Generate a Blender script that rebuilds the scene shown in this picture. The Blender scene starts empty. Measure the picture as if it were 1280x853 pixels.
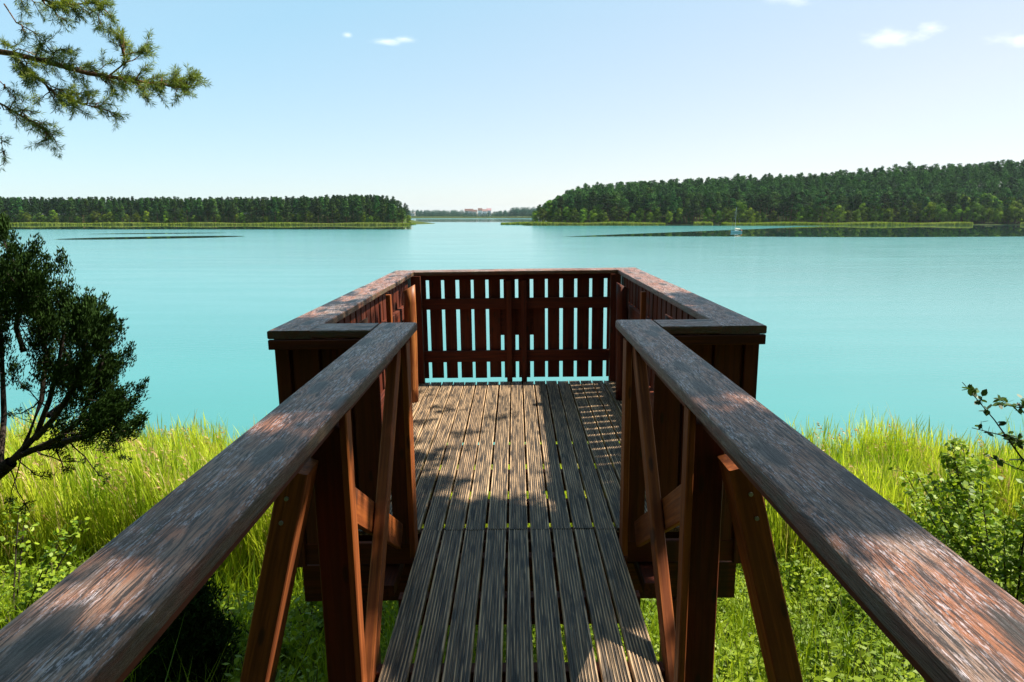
import bpy, math, random
import numpy as np
from mathutils import Vector, Matrix
R = math.radians
rng = np.random.default_rng(11); random.seed(5)
S = bpy.context.scene
COL = S.collection
# ------------------------------------------------------------------ camera, sky, sun, exposure
CAMZ = 6.0
cam_d = bpy.data.cameras.new('camera'); cam = bpy.data.objects.new('camera', cam_d); COL.objects.link(cam)
cam_d.sensor_width = 36; cam_d.lens = 23.06; cam_d.clip_start = .05; cam_d.clip_end = 12000
PITCH = math.atan(158.5/820); YAW = 3.5/820
cam.location = (0, 0, CAMZ); cam.rotation_euler = (math.pi/2-PITCH, 0, YAW)
S.camera = cam
CM = cam.rotation_euler.to_matrix()
def P(px, py, Y):
    """world point at depth Y (north of the camera) behind photograph pixel px,py"""
    d = CM @ Vector(((px-640)/820, -(py-426.5)/820, -1))
    t = Y/d.y
    return np.array((d.x*t, Y, CAMZ+d.z*t))
SUN_EL, SUN_AZ = 55.0, 79.0          # azimuth clockwise from +Y
az, el = R(SUN_AZ), R(SUN_EL)
SUNV = np.array((math.sin(az)*math.cos(el), math.cos(az)*math.cos(el), math.sin(el)))
world = bpy.data.worlds.new('World'); S.world = world; world.use_nodes = True
wn = world.node_tree; wn.nodes.clear()
sky = wn.nodes.new('ShaderNodeTexSky'); sky.sky_type = 'NISHITA'; sky.sun_disc = False
sky.sun_elevation = el; sky.sun_rotation = az; sky.altitude = 0; sky.air_density = 1.0; sky.dust_density = .35; sky.ozone_density = 1.6
bg = wn.nodes.new('ShaderNodeBackground'); bg.inputs[1].default_value = .073
wo = wn.nodes.new('ShaderNodeOutputWorld')
def wm(op, a, b=None, c=None):
    n = wn.nodes.new('ShaderNodeMath'); n.operation = op
    for i, x in enumerate((a, b, c)):
        if x is None: continue
        if isinstance(x, (int, float)): n.inputs[i].default_value = x
        else: wn.links.new(x, n.inputs[i])
    return n.outputs[0]
tc = wn.nodes.new('ShaderNodeTexCoord'); sx = wn.nodes.new('ShaderNodeSeparateXYZ'); wn.links.new(tc.outputs['Generated'], sx.inputs[0])
ax_ = wm('DIVIDE', sx.outputs[0], wm('MAXIMUM', sx.outputs[1], .05)); ez_ = wm('DIVIDE', sx.outputs[2], wm('MAXIMUM', sx.outputs[1], .05))
cxy = wn.nodes.new('ShaderNodeCombineXYZ'); wn.links.new(ax_, cxy.inputs[0]); wn.links.new(wm('MULTIPLY', ez_, 2.6), cxy.inputs[1])
nz = wn.nodes.new('ShaderNodeTexNoise'); nz.inputs['Scale'].default_value = 22; nz.inputs['Detail'].default_value = 8; nz.inputs['Roughness'].default_value = .62
wn.links.new(cxy.outputs[0], nz.inputs['Vector'])
cl = None
for (px, py, rw, rh) in ((482, 52, 24, 5), (985, 0, 32, 9), (1116, 47, 46, 12), (1272, 49, 38, 10), (434, 44, 8, 4), (505, 49, 18, 5), (1165, 36, 20, 8)):
    p = P(px, py, 1.0); X0 = p[0]; Z0 = p[2]-CAMZ
    dx = wm('DIVIDE', wm('SUBTRACT', ax_, float(X0)), rw/790); dz = wm('DIVIDE', wm('SUBTRACT', ez_, float(Z0)), rh/790)
    m = wm('SUBTRACT', 1.0, wm('SQRT', wm('ADD', wm('MULTIPLY', dx, dx), wm('MULTIPLY', dz, dz))))
    cl = m if cl is None else wm('MAXIMUM', cl, m)
mr = wn.nodes.new('ShaderNodeMapRange'); mr.interpolation_type = 'SMOOTHSTEP'
wn.links.new(wm('ADD', cl, wm('MULTIPLY', wm('SUBTRACT', nz.outputs[0], .5), 2.2)), mr.inputs[0]); mr.inputs[1].default_value = -.05; mr.inputs[2].default_value = 1.9; mr.inputs[4].default_value = .85
wmask = wm('MULTIPLY', mr.outputs[0], wm('GREATER_THAN', sx.outputs[1], .05))
wmx = wn.nodes.new('ShaderNodeMix'); wmx.data_type = 'RGBA'; wn.links.new(wmask, wmx.inputs[0]); 
pale = wn.nodes.new('ShaderNodeMix'); pale.data_type = 'RGBA'; pale.inputs[0].default_value = .62; wn.links.new(sky.outputs[0], pale.inputs[6]); 
paler = wn.nodes.new('ShaderNodeMix'); paler.data_type = 'RGBA'; paler.clamp_factor = True; paler.inputs[6].default_value = (2.75, 4.75, 5.7, 1); paler.inputs[7].default_value = (4.9, 4.95, 5.2, 1)
wn.links.new(wm('ADD', wm('MULTIPLY', wm('SUBTRACT', .375, sx.outputs[2]), 2.3), wm('MULTIPLY', sx.outputs[0], .95)), paler.inputs[0]); wn.links.new(paler.outputs[2], pale.inputs[7])   # thin milky high haze
wn.links.new(pale.outputs[2], wmx.inputs[6]); wmx.inputs[7].default_value = (8.6, 8.6, 8.7, 1)
wn.links.new(wmx.outputs[2], bg.inputs[0]); wn.links.new(bg.outputs[0], wo.inputs[0])
sun_d = bpy.data.lights.new('sun', 'SUN'); sun = bpy.data.objects.new('sun', sun_d); COL.objects.link(sun)
sun_d.energy = 4.6; sun_d.angle = R(.53); sun_d.color = (1, .93, .80)
sun.rotation_euler = Vector(-SUNV).to_track_quat('-Z', 'Y').to_euler(); sun.location = (20, 0, 30)
S.view_settings.view_transform = 'Standard'; S.view_settings.look = 'None'; S.view_settings.exposure = 1.3; S.view_settings.gamma = 1
S.render.engine = 'CYCLES'
# ------------------------------------------------------------------ node helpers
class NT:
    def __init__(s, name):
        s.m = bpy.data.materials.new(name); s.m.use_nodes = True; s.t = s.m.node_tree; s.t.nodes.clear()
        s.out = s.n('ShaderNodeOutputMaterial')
    def n(s, typ, **kw):
        nd = s.t.nodes.new(typ)
        for k, v in kw.items(): setattr(nd, k, v)
        return nd
    def l(s, a, b): s.t.links.new(a, b)
    def put(s, sock, x):
        if hasattr(x, 'is_output') or isinstance(x, bpy.types.NodeSocket): s.l(x, sock)
        else: sock.default_value = x
    def math(s, op, a, b=0.0, clamp=False):
        nd = s.n('ShaderNodeMath', operation=op, use_clamp=clamp); s.put(nd.inputs[0], a); s.put(nd.inputs[1], b); return nd.outputs[0]
    def mix(s, f, a, b, mode='MIX'):
        nd = s.n('ShaderNodeMix', data_type='RGBA', blend_type=mode); s.put(nd.inputs[0], f)
        s.put(nd.inputs[6], a if not isinstance(a, tuple) else (*a, 1)); s.put(nd.inputs[7], b if not isinstance(b, tuple) else (*b, 1)); return nd.outputs[2]
    def noise(s, vec, scale=1, detail=4, rough=.55, dist=0):
        nd = s.n('ShaderNodeTexNoise'); s.put(nd.inputs['Vector'], vec); nd.inputs['Scale'].default_value = scale
        nd.inputs['Detail'].default_value = detail; nd.inputs['Roughness'].default_value = rough; nd.inputs['Distortion'].default_value = dist
        return nd.outputs[0]
    def scale(s, vec, v):
        nd = s.n('ShaderNodeVectorMath', operation='MULTIPLY'); s.put(nd.inputs[0], vec); nd.inputs[1].default_value = v; return nd.outputs[0]
    def rng(s, x, a, b, c=0., d=1., smooth=True):
        nd = s.n('ShaderNodeMapRange'); nd.interpolation_type = 'SMOOTHSTEP' if smooth else 'LINEAR'
        s.put(nd.inputs[0], x); nd.inputs[1].default_value = a; nd.inputs[2].default_value = b; nd.inputs[3].default_value = c; nd.inputs[4].default_value = d
        return nd.outputs[0]
    def bsdf(s, col, rough=.6, spec=.5, bump=None, bstr=.3, bdist=.01, metal=0):
        b = s.n('ShaderNodeBsdfPrincipled'); s.put(b.inputs['Base Color'], (*col, 1) if isinstance(col, tuple) else col)
        s.put(b.inputs['Roughness'], rough); b.inputs['Specular IOR Level'].default_value = spec; b.inputs['Metallic'].default_value = metal
        if bump is not None:
            bn = s.n('ShaderNodeBump'); bn.inputs['Strength'].default_value = bstr; bn.inputs['Distance'].default_value = bdist
            s.l(bump, bn.inputs['Height']); s.l(bn.outputs[0], b.inputs['Normal'])
        return b
    def done(s, sh): s.l(sh.outputs[0], s.out.inputs[0]); return s.m
    def attr(s, name): return s.n('ShaderNodeAttribute', attribute_name=name)
def plain(name, col, rough=.6, spec=.4, metal=0):
    t = NT(name); co = t.n('ShaderNodeTexCoord').outputs['Object']
    f = t.noise(co, 9, 4); c = t.mix(t.rng(f, .3, .7), tuple(x*.85 for x in col), tuple(min(1, x*1.15) for x in col))
    return t.done(t.bsdf(c, rough, spec, metal=metal))
# ---- wood: attribute g = (across u, up v, along w) metres with a random offset per board, tone = random per board
def wood_paint(name, ca, cb, cc):
    t = NT(name); g = t.attr('g').outputs['Vector']; tone = t.attr('tone').outputs['Fac']
    streak = t.noise(t.scale(g, (60, 60, 2.2)), 1, 5, .6, .4); blotch = t.noise(t.scale(g, (6, 6, 2)), 1, 5, .6)
    c = t.mix(t.rng(streak, .38, .64), ca, cb)
    c = t.mix(t.math('MULTIPLY', tone, .5), c, cc)
    c = t.mix(t.rng(blotch, .62, .78, 0, .6), c, (.11, .055, .028))
    pit = t.noise(t.scale(g, (150, 150, 6)), 1, 4, .7)
    c = t.mix(t.rng(pit, .68, .74, 0, .7), c, (.03, .018, .012))
    vo = t.n('ShaderNodeTexVoronoi'); vo.voronoi_dimensions = '2D'; sg = t.n('ShaderNodeSeparateXYZ'); t.l(g, sg.inputs[0]); cg = t.n('ShaderNodeCombineXYZ'); t.l(t.math('MULTIPLY', sg.outputs[0], 9), cg.inputs[0]); t.l(t.math('MULTIPLY', sg.outputs[2], 2.6), cg.inputs[1]); t.l(cg.outputs[0], vo.inputs['Vector']); vo.inputs['Scale'].default_value = 1
    c = t.mix(t.rng(vo.outputs['Distance'], .05, .12, .7, 0), c, (.03, .015, .01))
    h = t.math('ADD', t.math('MULTIPLY', streak, .7), t.math('MULTIPLY', pit, .3))
    return t.done(t.bsdf(c, t.rng(blotch, .3, .7, .5, .75), .25, h, .5, .004))
def wood_weathered(name='weathered_rail_wood', lit=1.0):
    t = NT(name); g = t.attr('g').outputs['Vector']; tone = t.attr('tone').outputs['Fac']
    wr = t.noise(t.scale(g, (9, 9, 1.2)), 1, 3, .5)                       # slow warp that bends the grain
    gv = t.n('ShaderNodeVectorMath', operation='ADD'); t.l(t.scale(g, (210, 210, 8.5)), gv.inputs[0])
    cv = t.n('ShaderNodeCombineXYZ'); t.l(t.math('MULTIPLY', wr, 26), cv.inputs[0]); t.l(t.math('MULTIPLY', wr, 26), cv.inputs[1]); t.l(cv.outputs[0], gv.inputs[1])
    grain = t.noise(gv.outputs[0], 1, 6, .68, .3)
    fine = t.noise(t.scale(g, (260, 260, 34)), 1, 5, .75)
    blotch = t.noise(t.scale(g, (9, 9, 2.4)), 1, 5, .62, .5)
    blotch2 = t.noise(t.scale(g, (17, 17, 5.2)), 1.3, 5, .65)
    c = t.mix(t.rng(grain, .42, .58), (.024, .013, .009), (.27, .165, .115))            # dark cracks to grey wood
    paint = t.rng(blotch, .37, .54)                                        # remnants of red stain
    c = t.mix(t.math('MULTIPLY', paint, .9), c, t.mix(t.rng(grain, .42, .6), (.030, .010, .006), (.34, .115, .042)))
    flake = t.math('MULTIPLY', t.rng(fine, .52, .60), t.rng(blotch2, .40, .58))
    c = t.mix(t.math('MULTIPLY', flake, .8), c, (.58, .50, .54))            # pale lichen / bleached flakes
    c = t.mix(t.rng(blotch2, .64, .76, 0, .5), c, (.075, .085, .035))        # algae
    vo = t.n('ShaderNodeTexVoronoi'); vo.feature = 'F1'; vo.voronoi_dimensions = '2D'; sg = t.n('ShaderNodeSeparateXYZ'); t.l(g, sg.inputs[0]); cg = t.n('ShaderNodeCombineXYZ'); t.l(t.math('MULTIPLY', sg.outputs[0], 6.5), cg.inputs[0]); t.l(t.math('MULTIPLY', sg.outputs[2], 1.9), cg.inputs[1]); t.l(cg.outputs[0], vo.inputs['Vector']); vo.inputs['Scale'].default_value = 1
    knot = t.rng(t.math('ADD', vo.outputs['Distance'], t.math('MULTIPLY', t.math('SUBTRACT', fine, .5), .12)), .12, .22, 1, 0)
    c = t.mix(t.math('MULTIPLY', knot, .9), c, (.022, .017, .013))
    # side faces keep more stain and grow green
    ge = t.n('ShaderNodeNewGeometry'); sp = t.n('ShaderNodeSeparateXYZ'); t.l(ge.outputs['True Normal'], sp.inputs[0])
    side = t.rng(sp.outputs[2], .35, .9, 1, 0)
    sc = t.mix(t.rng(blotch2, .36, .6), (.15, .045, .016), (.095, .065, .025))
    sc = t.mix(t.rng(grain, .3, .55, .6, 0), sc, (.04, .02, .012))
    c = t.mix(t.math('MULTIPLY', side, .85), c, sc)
    h = t.math('SUBTRACT', t.math('ADD', t.math('MULTIPLY', grain, .8), t.math('MULTIPLY', fine, .25)), t.math('MULTIPLY', knot, .12))
    return t.done(t.bsdf(c, t.rng(grain, .3, .7, .62, .38), .5, h, 1., .010))
def wood_deck():
    t = NT('grey_grooved_decking'); g = t.attr('g').outputs['Vector']; tone = t.attr('tone').outputs['Fac']
    grain = t.noise(t.scale(g, (130, 130, 3.5)), 1, 6, .65, .3); blotch = t.noise(t.scale(g, (7, 7, 1.6)), 1, 5, .6)
    c = t.mix(t.rng(grain, .40, .60), (.024, .019, .016), (.56, .375, .215))
    c = t.mix(t.math('MULTIPLY', tone, .45), c, t.mix(t.rng(grain, .3, .7), (.04, .022, .014), (.50, .31, .17)))
    c = t.mix(t.rng(blotch, .60, .76, 0, .7), c, (.045, .036, .03))
    fl = t.noise(t.scale(g, (200, 200, 22)), 1, 4, .7)
    c = t.mix(t.math('MULTIPLY', t.rng(fl, .64, .74), .6), c, (.42, .42, .42))
    vo = t.n('ShaderNodeTexVoronoi'); vo.voronoi_dimensions = '2D'; sg = t.n('ShaderNodeSeparateXYZ'); t.l(g, sg.inputs[0]); cg = t.n('ShaderNodeCombineXYZ'); t.l(t.math('MULTIPLY', sg.outputs[0], 8), cg.inputs[0]); t.l(t.math('MULTIPLY', sg.outputs[2], 2.3), cg.inputs[1]); t.l(cg.outputs[0], vo.inputs['Vector']); vo.inputs['Scale'].default_value = 1
    knot = t.rng(vo.outputs['Distance'], .06, .16, 1, 0)
    c = t.mix(t.math('MULTIPLY', knot, .75), c, (.022, .018, .016))
    groove = t.rng(t.attr('groove').outputs['Fac'], .2, .8)
    c = t.mix(t.math('MULTIPLY', groove, .8), c, (.022, .018, .015))          # darker down in the grooves
    return t.done(t.bsdf(c, t.rng(grain, .3, .7, .6, .42), .5, t.math('ADD', grain, t.math('MULTIPLY', fl, .3)), .7, .004))
def wood_log():
    t = NT('varnished_log'); g = t.attr('g').outputs['Vector']
    grain = t.noise(t.scale(g, (40, 40, 3)), 1, 5, .6, .6); bl = t.noise(t.scale(g, (8, 8, 3)), 1, 4)
    c = t.mix(t.rng(grain, .35, .65), (.17, .045, .012), (.36, .125, .03)); c = t.mix(t.rng(bl, .6, .75, 0, .6), c, (.05, .02, .01))
    return t.done(t.bsdf(c, .5, .35, grain, .5, .004))
M = dict(paint=wood_paint('red_brown_painted_wood', (.050, .010, .006), (.115, .022, .008), (.13, .030, .010)), brace=wood_paint('orange_brown_stained_wood', (.15, .038, .010), (.30, .085, .018), (.24, .062, .014)), weather=wood_weathered(), deck=wood_deck(), log=wood_log())
M['steel'] = plain('zinc_steel', (.30, .29, .28), .5, metal=.6)
def leaf_mat(name, c1, c2, trans=.35, c3=None, rough=.5, spec=.3, objvar=0.0, nscale=3.0, dead=None):
    t = NT(name); r = t.attr('tone').outputs['Fac']; c = t.mix(r, c1, c2)
    if c3: c = t.mix(t.rng(t.noise(t.n('ShaderNodeTexCoord').outputs['Object'], nscale, 3), .45, .65), c, c3)
    if dead: c = t.mix(t.rng(r, .92, .97), c, dead)
    if objvar:
        hs = t.n('ShaderNodeHueSaturation'); oi = t.n('ShaderNodeObjectInfo'); t.l(c, hs.inputs['Color'])
        t.l(t.rng(oi.outputs['Random'], 0, 1, 1-objvar, 1+objvar, False), hs.inputs['Value'])
        t.l(t.rng(t.math('FRACT', t.math('MULTIPLY', oi.outputs['Random'], 7.31)), 0, 1, .5-objvar*.06, .5+objvar*.045, False), hs.inputs['Hue']); c = hs.outputs[0]
    b = t.bsdf(c, rough, spec)
    if trans > 0:
        tr = t.n('ShaderNodeBsdfTranslucent'); tc_ = t.mix(.5, c, (1, 1, .25), 'MULTIPLY'); t.l(t.mix(.6, c, tc_), tr.inputs[0]); mx = t.n('ShaderNodeMixShader'); mx.inputs[0].default_value = trans
        t.l(b.outputs[0], mx.inputs[1]); t.l(tr.outputs[0], mx.inputs[2]); return t.done(mx)
    return t.done(b)
def bark(name, a, b_):
    t = NT(name); co = t.n('ShaderNodeTexCoord').outputs['Object']; f = t.noise(t.scale(co, (18, 18, 5)), 1, 5, .65)
    return t.done(t.bsdf(t.mix(t.rng(f, .35, .65), a, b_), .9, .2, f, .8, .02))
M['bark'] = bark('brown_bark', (.035, .022, .015), (.12, .075, .05))
M['bark_pine'] = bark('orange_pine_bark', (.07, .035, .02), (.26, .13, .07))
M['bark_dark'] = bark('dark_juniper_bark', (.012, .009, .008), (.05, .035, .028))
M['reed'] = leaf_mat('reed_blades', (.27, .40, .012), (.68, .70, .06), .48, (.20, .32, .010), nscale=.8, dead=(.46, .36, .15))
M['plume'] = leaf_mat('reed_plume', (.42, .26, .10), (.55, .38, .18), .3)
M['under'] = leaf_mat('undergrowth_leaf', (.08, .155, .005), (.36, .45, .016), .45, (.15, .24, .006), nscale=1.3)
M['under_stem'] = plain('undergrowth_stem', (.07, .06, .02), .8)
M['shrubleaf'] = leaf_mat('shrub_leaf', (.09, .18, .010), (.34, .44, .022), .42)
M['darkleaf'] = leaf_mat('dark_twig_leaf', (.02, .045, .008), (.09, .15, .02), .3)
M['juniper'] = leaf_mat('juniper_foliage', (.004, .015, .003), (.032, .066, .010), .10, rough=.75, spec=.1)
M['needle'] = leaf_mat('pine_needles', (.065, .12, .016), (.26, .31, .04), .35)
M['far_pine'] = leaf_mat('far_pine_foliage', (.002, .016, .007), (.065, .155, .026), .06, objvar=.5, spec=.08, rough=.8)
M['far_leaf'] = leaf_mat('far_broadleaf_foliage', (.010, .042, .004), (.19, .31, .020), .12, objvar=.45, spec=.1, rough=.8)
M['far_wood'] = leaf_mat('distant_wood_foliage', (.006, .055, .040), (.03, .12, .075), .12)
M['far_reed'] = leaf_mat('far_reed_blades', (.21, .28, .03), (.27, .34, .045), .4, (.25, .30, .06), nscale=.03)
M['canopy'] = leaf_mat('canopy_leaf', (.04, .09, .012), (.09, .17, .02), .3)
# ------------------------------------------------------------------ tags and links
def tag(o, label=None, cat=None, group=None, kind=None):
    if label: o['label'] = label
    if cat: o['category'] = cat
    if group: o['group'] = group
    if kind: o['kind'] = kind
    return o
def empty(name, loc=(0, 0, 0), rz=0.0):
    o = bpy.data.objects.new(name, None); COL.objects.link(o); o.location = tuple(float(v) for v in loc); o.rotation_euler.z = rz; o.empty_display_size = .3; return o
def link(name, me, parent=None, loc=None):
    o = bpy.data.objects.new(name, me); COL.objects.link(o)
    if parent is not None: o.parent = parent
    if loc is not None: o.location = tuple(float(v) for v in loc)
    return o
def np_mesh(name, V, F, mats, tone=None, mi=None, smooth=False):
    """V (n,3), F (m,k)"""
    me = bpy.data.meshes.new(name); V = np.ascontiguousarray(V, np.float32); F = np.ascontiguousarray(F, np.int32)
    m, k = F.shape
    me.vertices.add(len(V)); me.vertices.foreach_set('co', V.ravel())
    me.loops.add(m*k); me.loops.foreach_set('vertex_index', F.ravel())
    me.polygons.add(m); me.polygons.foreach_set('loop_start', np.arange(0, m*k, k, dtype=np.int32))
    if mi is not None: me.polygons.foreach_set('material_index', np.ascontiguousarray(mi, np.int32))
    me.polygons.foreach_set('use_smooth', np.full(m, smooth, bool))
    for x in (mats if isinstance(mats, (list, tuple)) else [mats]): me.materials.append(x)
    me.update(calc_edges=True)
    if tone is not None:
        a = me.attributes.new('tone', 'FLOAT', 'POINT'); a.data.foreach_set('value', np.ascontiguousarray(tone, np.float32))
    return me
# ------------------------------------------------------------------ beam builder for carpentry
TILT = .0125
def tilt(V):
    V = np.asarray(V, float); x = V[:, 0].copy(); z = V[:, 2]-CAMZ
    W = V.copy(); W[:, 2] = CAMZ+z+x*TILT; W[:, 0] = x-z*TILT; return W
class MB:
    def __init__(s): s.v = []; s.f = []; s.g = []; s.t = []; s.gr = []
    def prism(s, prof, p0, p1, up=(0, 0, 1), nseg=1, tone=None, wob=0.0, cap=True, groove=None, taper=None, end_cut=None):
        p0 = np.array(p0, float); p1 = np.array(p1, float); d = p1-p0; L = np.linalg.norm(d); d /= L
        u = np.cross(d, np.array(up, float)); u /= np.linalg.norm(u); w = np.cross(u, d)
        off = rng.uniform(-40, 40, 3); tone = rng.random() if tone is None else tone
        b = len(s.v); n = len(prof); ph = rng.uniform(0, 6, 2)
        for i in range(nseg+1):
            f = i/nseg; c = p0+d*L*f + (u*math.sin(ph[0]+f*4.1)+w*math.sin(ph[1]+f*5.3))*wob
            k = 1 if taper is None else taper[0]+(taper[1]-taper[0])*f
            for j, (a, h) in enumerate(prof):
                q = c+u*a*k+w*h*k
                if end_cut and i == nseg: q = q+d*(a*end_cut)
                s.v.append(q); s.g.append((off[0]+a, off[1]+h, off[2]+f*L)); s.t.append(tone); s.gr.append(groove[j] if groove else 0.)
        for i in range(nseg):
            for j in range(n):
                k = (j+1) % n; s.f.append((b+i*n+j, b+i*n+k, b+(i+1)*n+k, b+(i+1)*n+j))
        if cap:
            s.f.append(tuple(b+j for j in range(n))[::-1]); s.f.append(tuple(b+nseg*n+j for j in range(n)))
    def beam(s, p0, p1, w, h, up=(0, 0, 1), ch=.004, **k):
        a, b = w/2, h/2; c = min(ch, a*.45, b*.45)
        s.prism([(-a+c, -b), (a-c, -b), (a, -b+c), (a, b-c), (a-c, b), (-a+c, b), (-a, b-c), (-a, -b+c)], p0, p1, up, **k)
    def rbeam(s, p0, p1, w, h, r, **k):
        """board with rounded long edges"""
        pts = []
        for cx, cy, a0 in ((w/2-r, -h/2+r, -90), (w/2-r, h/2-r, 0), (-w/2+r, h/2-r, 90), (-w/2+r, -h/2+r, 180)):
            for q in range(4): a = R(a0+q*30); pts.append((cx+r*math.cos(a), cy+r*math.sin(a)))
        s.prism(pts, p0, p1, **k)
    def box(s, x0, x1, y0, y1, z0, z1, **k):
        d = (x1-x0, y1-y0, z1-z0); i = int(np.argmax(d))
        cx, cy, cz = (x0+x1)/2, (y0+y1)/2, (z0+z1)/2
        if i == 0: s.beam((x0, cy, cz), (x1, cy, cz), d[1], d[2], **k)
        elif i == 1: s.beam((cx, y0, cz), (cx, y1, cz), d[0], d[2], **k)
        else: s.beam((cx, cy, z0), (cx, cy, z1), d[0], d[1], up=(0, 1, 0), **k)
    def log(s, p0, p1, r, nseg=8, n=14, **k):
        s.prism([(r*math.cos(6.2832*i/n)*(1+.03*math.sin(i*2)), r*math.sin(6.2832*i/n)) for i in range(n)], p0, p1, up=(0, 1, 0), nseg=nseg, wob=.004, **k)
    def build(s, name, mat, parent=None, tl=True, smooth=False):
        V = np.array(s.v, float)
        if tl: V = tilt(V)
        if parent is not None: V = V-np.array(parent.location)
        me = bpy.data.meshes.new(name); me.from_pydata([tuple(v) for v in V], [], s.f); me.materials.append(mat)
        a = me.attributes.new('g', 'FLOAT_VECTOR', 'POINT'); a.data.foreach_set('vector', np.array(s.g, np.float32).ravel())
        a = me.attributes.new('tone', 'FLOAT', 'POINT'); a.data.foreach_set('value', np.array(s.t, np.float32))
        a = me.attributes.new('groove', 'FLOAT', 'POINT'); a.data.foreach_set('value', np.array(s.gr, np.float32))
        if smooth:
            for p in me.polygons: p.use_smooth = len(p.vertices) == 4
        return link(name, me, parent)
# ------------------------------------------------------------------ terrain and water
HX = [0, 20, 30, 46, 110, 168, 211, 243, 297, 340, 600]; HH = [0, 0, 3.3, 7.4, 11, 13.5, 15, 18.5, 21, 24, 30]
def sst(x): x = np.clip(x, 0, 1); return x*x*(3-2*x)
def wob(X, Y): return np.sin(X*.37+1.3)*.25+np.sin(X*.93+Y*.7)*.12
def hills_fn(X, Y):
    """height above the lake of the far shores (below zero = lake bed)"""
    s1 = 4*np.sin(X*.021)+1.5*np.sin(X*.09+1)
    dl = np.minimum((Y-386-s1), (-62-X)+np.minimum(Y-386, 40)*.25-np.maximum(Y-440, 0)*.4)
    dr = np.minimum((Y-388-s1*.6), (X-8)+3*np.sin(Y*.05)-np.maximum(Y-440, 0)*.25)
    dfar = Y-1010-10*np.sin(X*.008)
    hl = np.clip(dl*.12, -2, .8)+5.0*sst((dl-6)/28)
    hr = np.clip(dr*.12, -2, .8)+np.interp(X, HX, HH)*sst((Y-398)/70)*sst((X-10)/40)
    hf = np.clip(dfar*.1, -2, 1)+5*sst((dfar-40)/250)
    return np.maximum(np.maximum(hl, hr), hf)
def near_fn(X, Y):
    return np.interp(Y+wob(X, Y)-np.abs(X)*.02, [-300, -40, -4, 0, 3, 4.5, 8, 10, 14, 22], [14, 7, 4.1, 3.45, 2.8, 2.4, .95, .0, -.6, -2])
def ground(X, Y):
    X = np.asarray(X, float); Y = np.asarray(Y, float)
    return np.maximum(near_fn(X, Y), hills_fn(X, Y))
xs = np.unique(np.concatenate([np.linspace(-14, 14, 113), np.linspace(-420, 420, 169), np.linspace(-4500, 4500, 41)]))
ys = np.unique(np.concatenate([np.linspace(-3, 15, 73), np.linspace(15, 380, 30), np.linspace(380, 520, 57), np.linspace(520, 1400, 50), [-300, -80, -30, -12, 2000, 3500, 6500]]))
XX, YY = np.meshgrid(xs, ys); ZZ = ground(XX, YY)
V = np.stack([XX, YY, ZZ], -1).reshape(-1, 3); nx = len(xs)
I = (np.arange(len(ys)-1)[:, None]*nx+np.arange(nx-1)[None]).ravel(); F = np.stack([I, I+1, I+nx+1, I+nx], 1)
t = NT('mossy_soil'); co = t.n('ShaderNodeTexCoord').outputs['Object']
c = t.mix(t.rng(t.noise(co, 2.2, 6), .35, .65), (.030, .050, .010), (.065, .09, .018)); c = t.mix(t.rng(t.noise(co, 14, 5), .55, .7), c, (.07, .05, .03))
terr = link('ground', np_mesh('ground', V, F, t.done(t.bsdf(c, .95, .1, t.noise(co, 25, 5), .6, .03)), smooth=True)); tag(terr, kind='structure')
# water: polar fan with a per vertex 'calm' attribute (glassy slicks where no wind reaches the surface)
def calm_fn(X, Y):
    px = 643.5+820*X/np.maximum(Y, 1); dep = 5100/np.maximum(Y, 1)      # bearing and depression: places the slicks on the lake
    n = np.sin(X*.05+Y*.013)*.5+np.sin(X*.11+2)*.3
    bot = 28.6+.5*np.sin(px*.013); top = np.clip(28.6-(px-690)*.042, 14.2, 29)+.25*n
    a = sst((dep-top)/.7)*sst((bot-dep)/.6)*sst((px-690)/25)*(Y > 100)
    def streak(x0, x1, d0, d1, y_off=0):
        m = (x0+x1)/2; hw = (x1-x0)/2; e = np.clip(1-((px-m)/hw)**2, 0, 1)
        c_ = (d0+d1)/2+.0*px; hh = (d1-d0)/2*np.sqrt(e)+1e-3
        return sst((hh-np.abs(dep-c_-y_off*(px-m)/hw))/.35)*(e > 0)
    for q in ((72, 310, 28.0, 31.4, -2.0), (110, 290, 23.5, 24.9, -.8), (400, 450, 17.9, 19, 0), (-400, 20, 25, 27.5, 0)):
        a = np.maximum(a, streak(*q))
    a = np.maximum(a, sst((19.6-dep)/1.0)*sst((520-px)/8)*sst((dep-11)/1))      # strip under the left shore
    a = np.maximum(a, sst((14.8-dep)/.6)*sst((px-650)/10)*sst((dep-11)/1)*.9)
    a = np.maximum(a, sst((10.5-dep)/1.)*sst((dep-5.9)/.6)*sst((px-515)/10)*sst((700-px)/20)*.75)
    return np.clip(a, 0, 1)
th = np.linspace(-1.15, 1.15, 700)
rr = np.concatenate([np.linspace(7, 60, 24), np.linspace(62, 150, 30), 5100/np.linspace(34, 12, 180), np.linspace(430, 1100, 40), [1500, 2500, 4500, 7000]])
TT, RR_ = np.meshgrid(th, rr); YW = RR_; XW = RR_*np.tan(TT)*1.0
V = np.stack([XW, YW, np.zeros_like(XW)], -1).reshape(-1, 3); nx = len(th)
I = (np.arange(len(rr)-1)[:, None]*nx+np.arange(nx-1)[None]).ravel(); F = np.stack([I, I+1, I+nx+1, I+nx], 1)
t = NT('turquoise_lake_water'); co = t.n('ShaderNodeTexCoord').outputs['Object']; calm = t.attr('calm').outputs['Fac']
cd = t.n('ShaderNodeSeparateXYZ'); t.l(co, cd.inputs[0])
big = t.noise(t.scale(co, (.012, .03, 1)), 1, 4, .55, .5); mid = t.noise(t.scale(co, (.05, .35, 1)), 1, 3, .6)
wave = t.noise(t.scale(co, (1.4, 3.2, 1)), 1, 4, .6); fine = t.noise(t.scale(co, (6, 11, 1)), 1, 3, .6)
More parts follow.
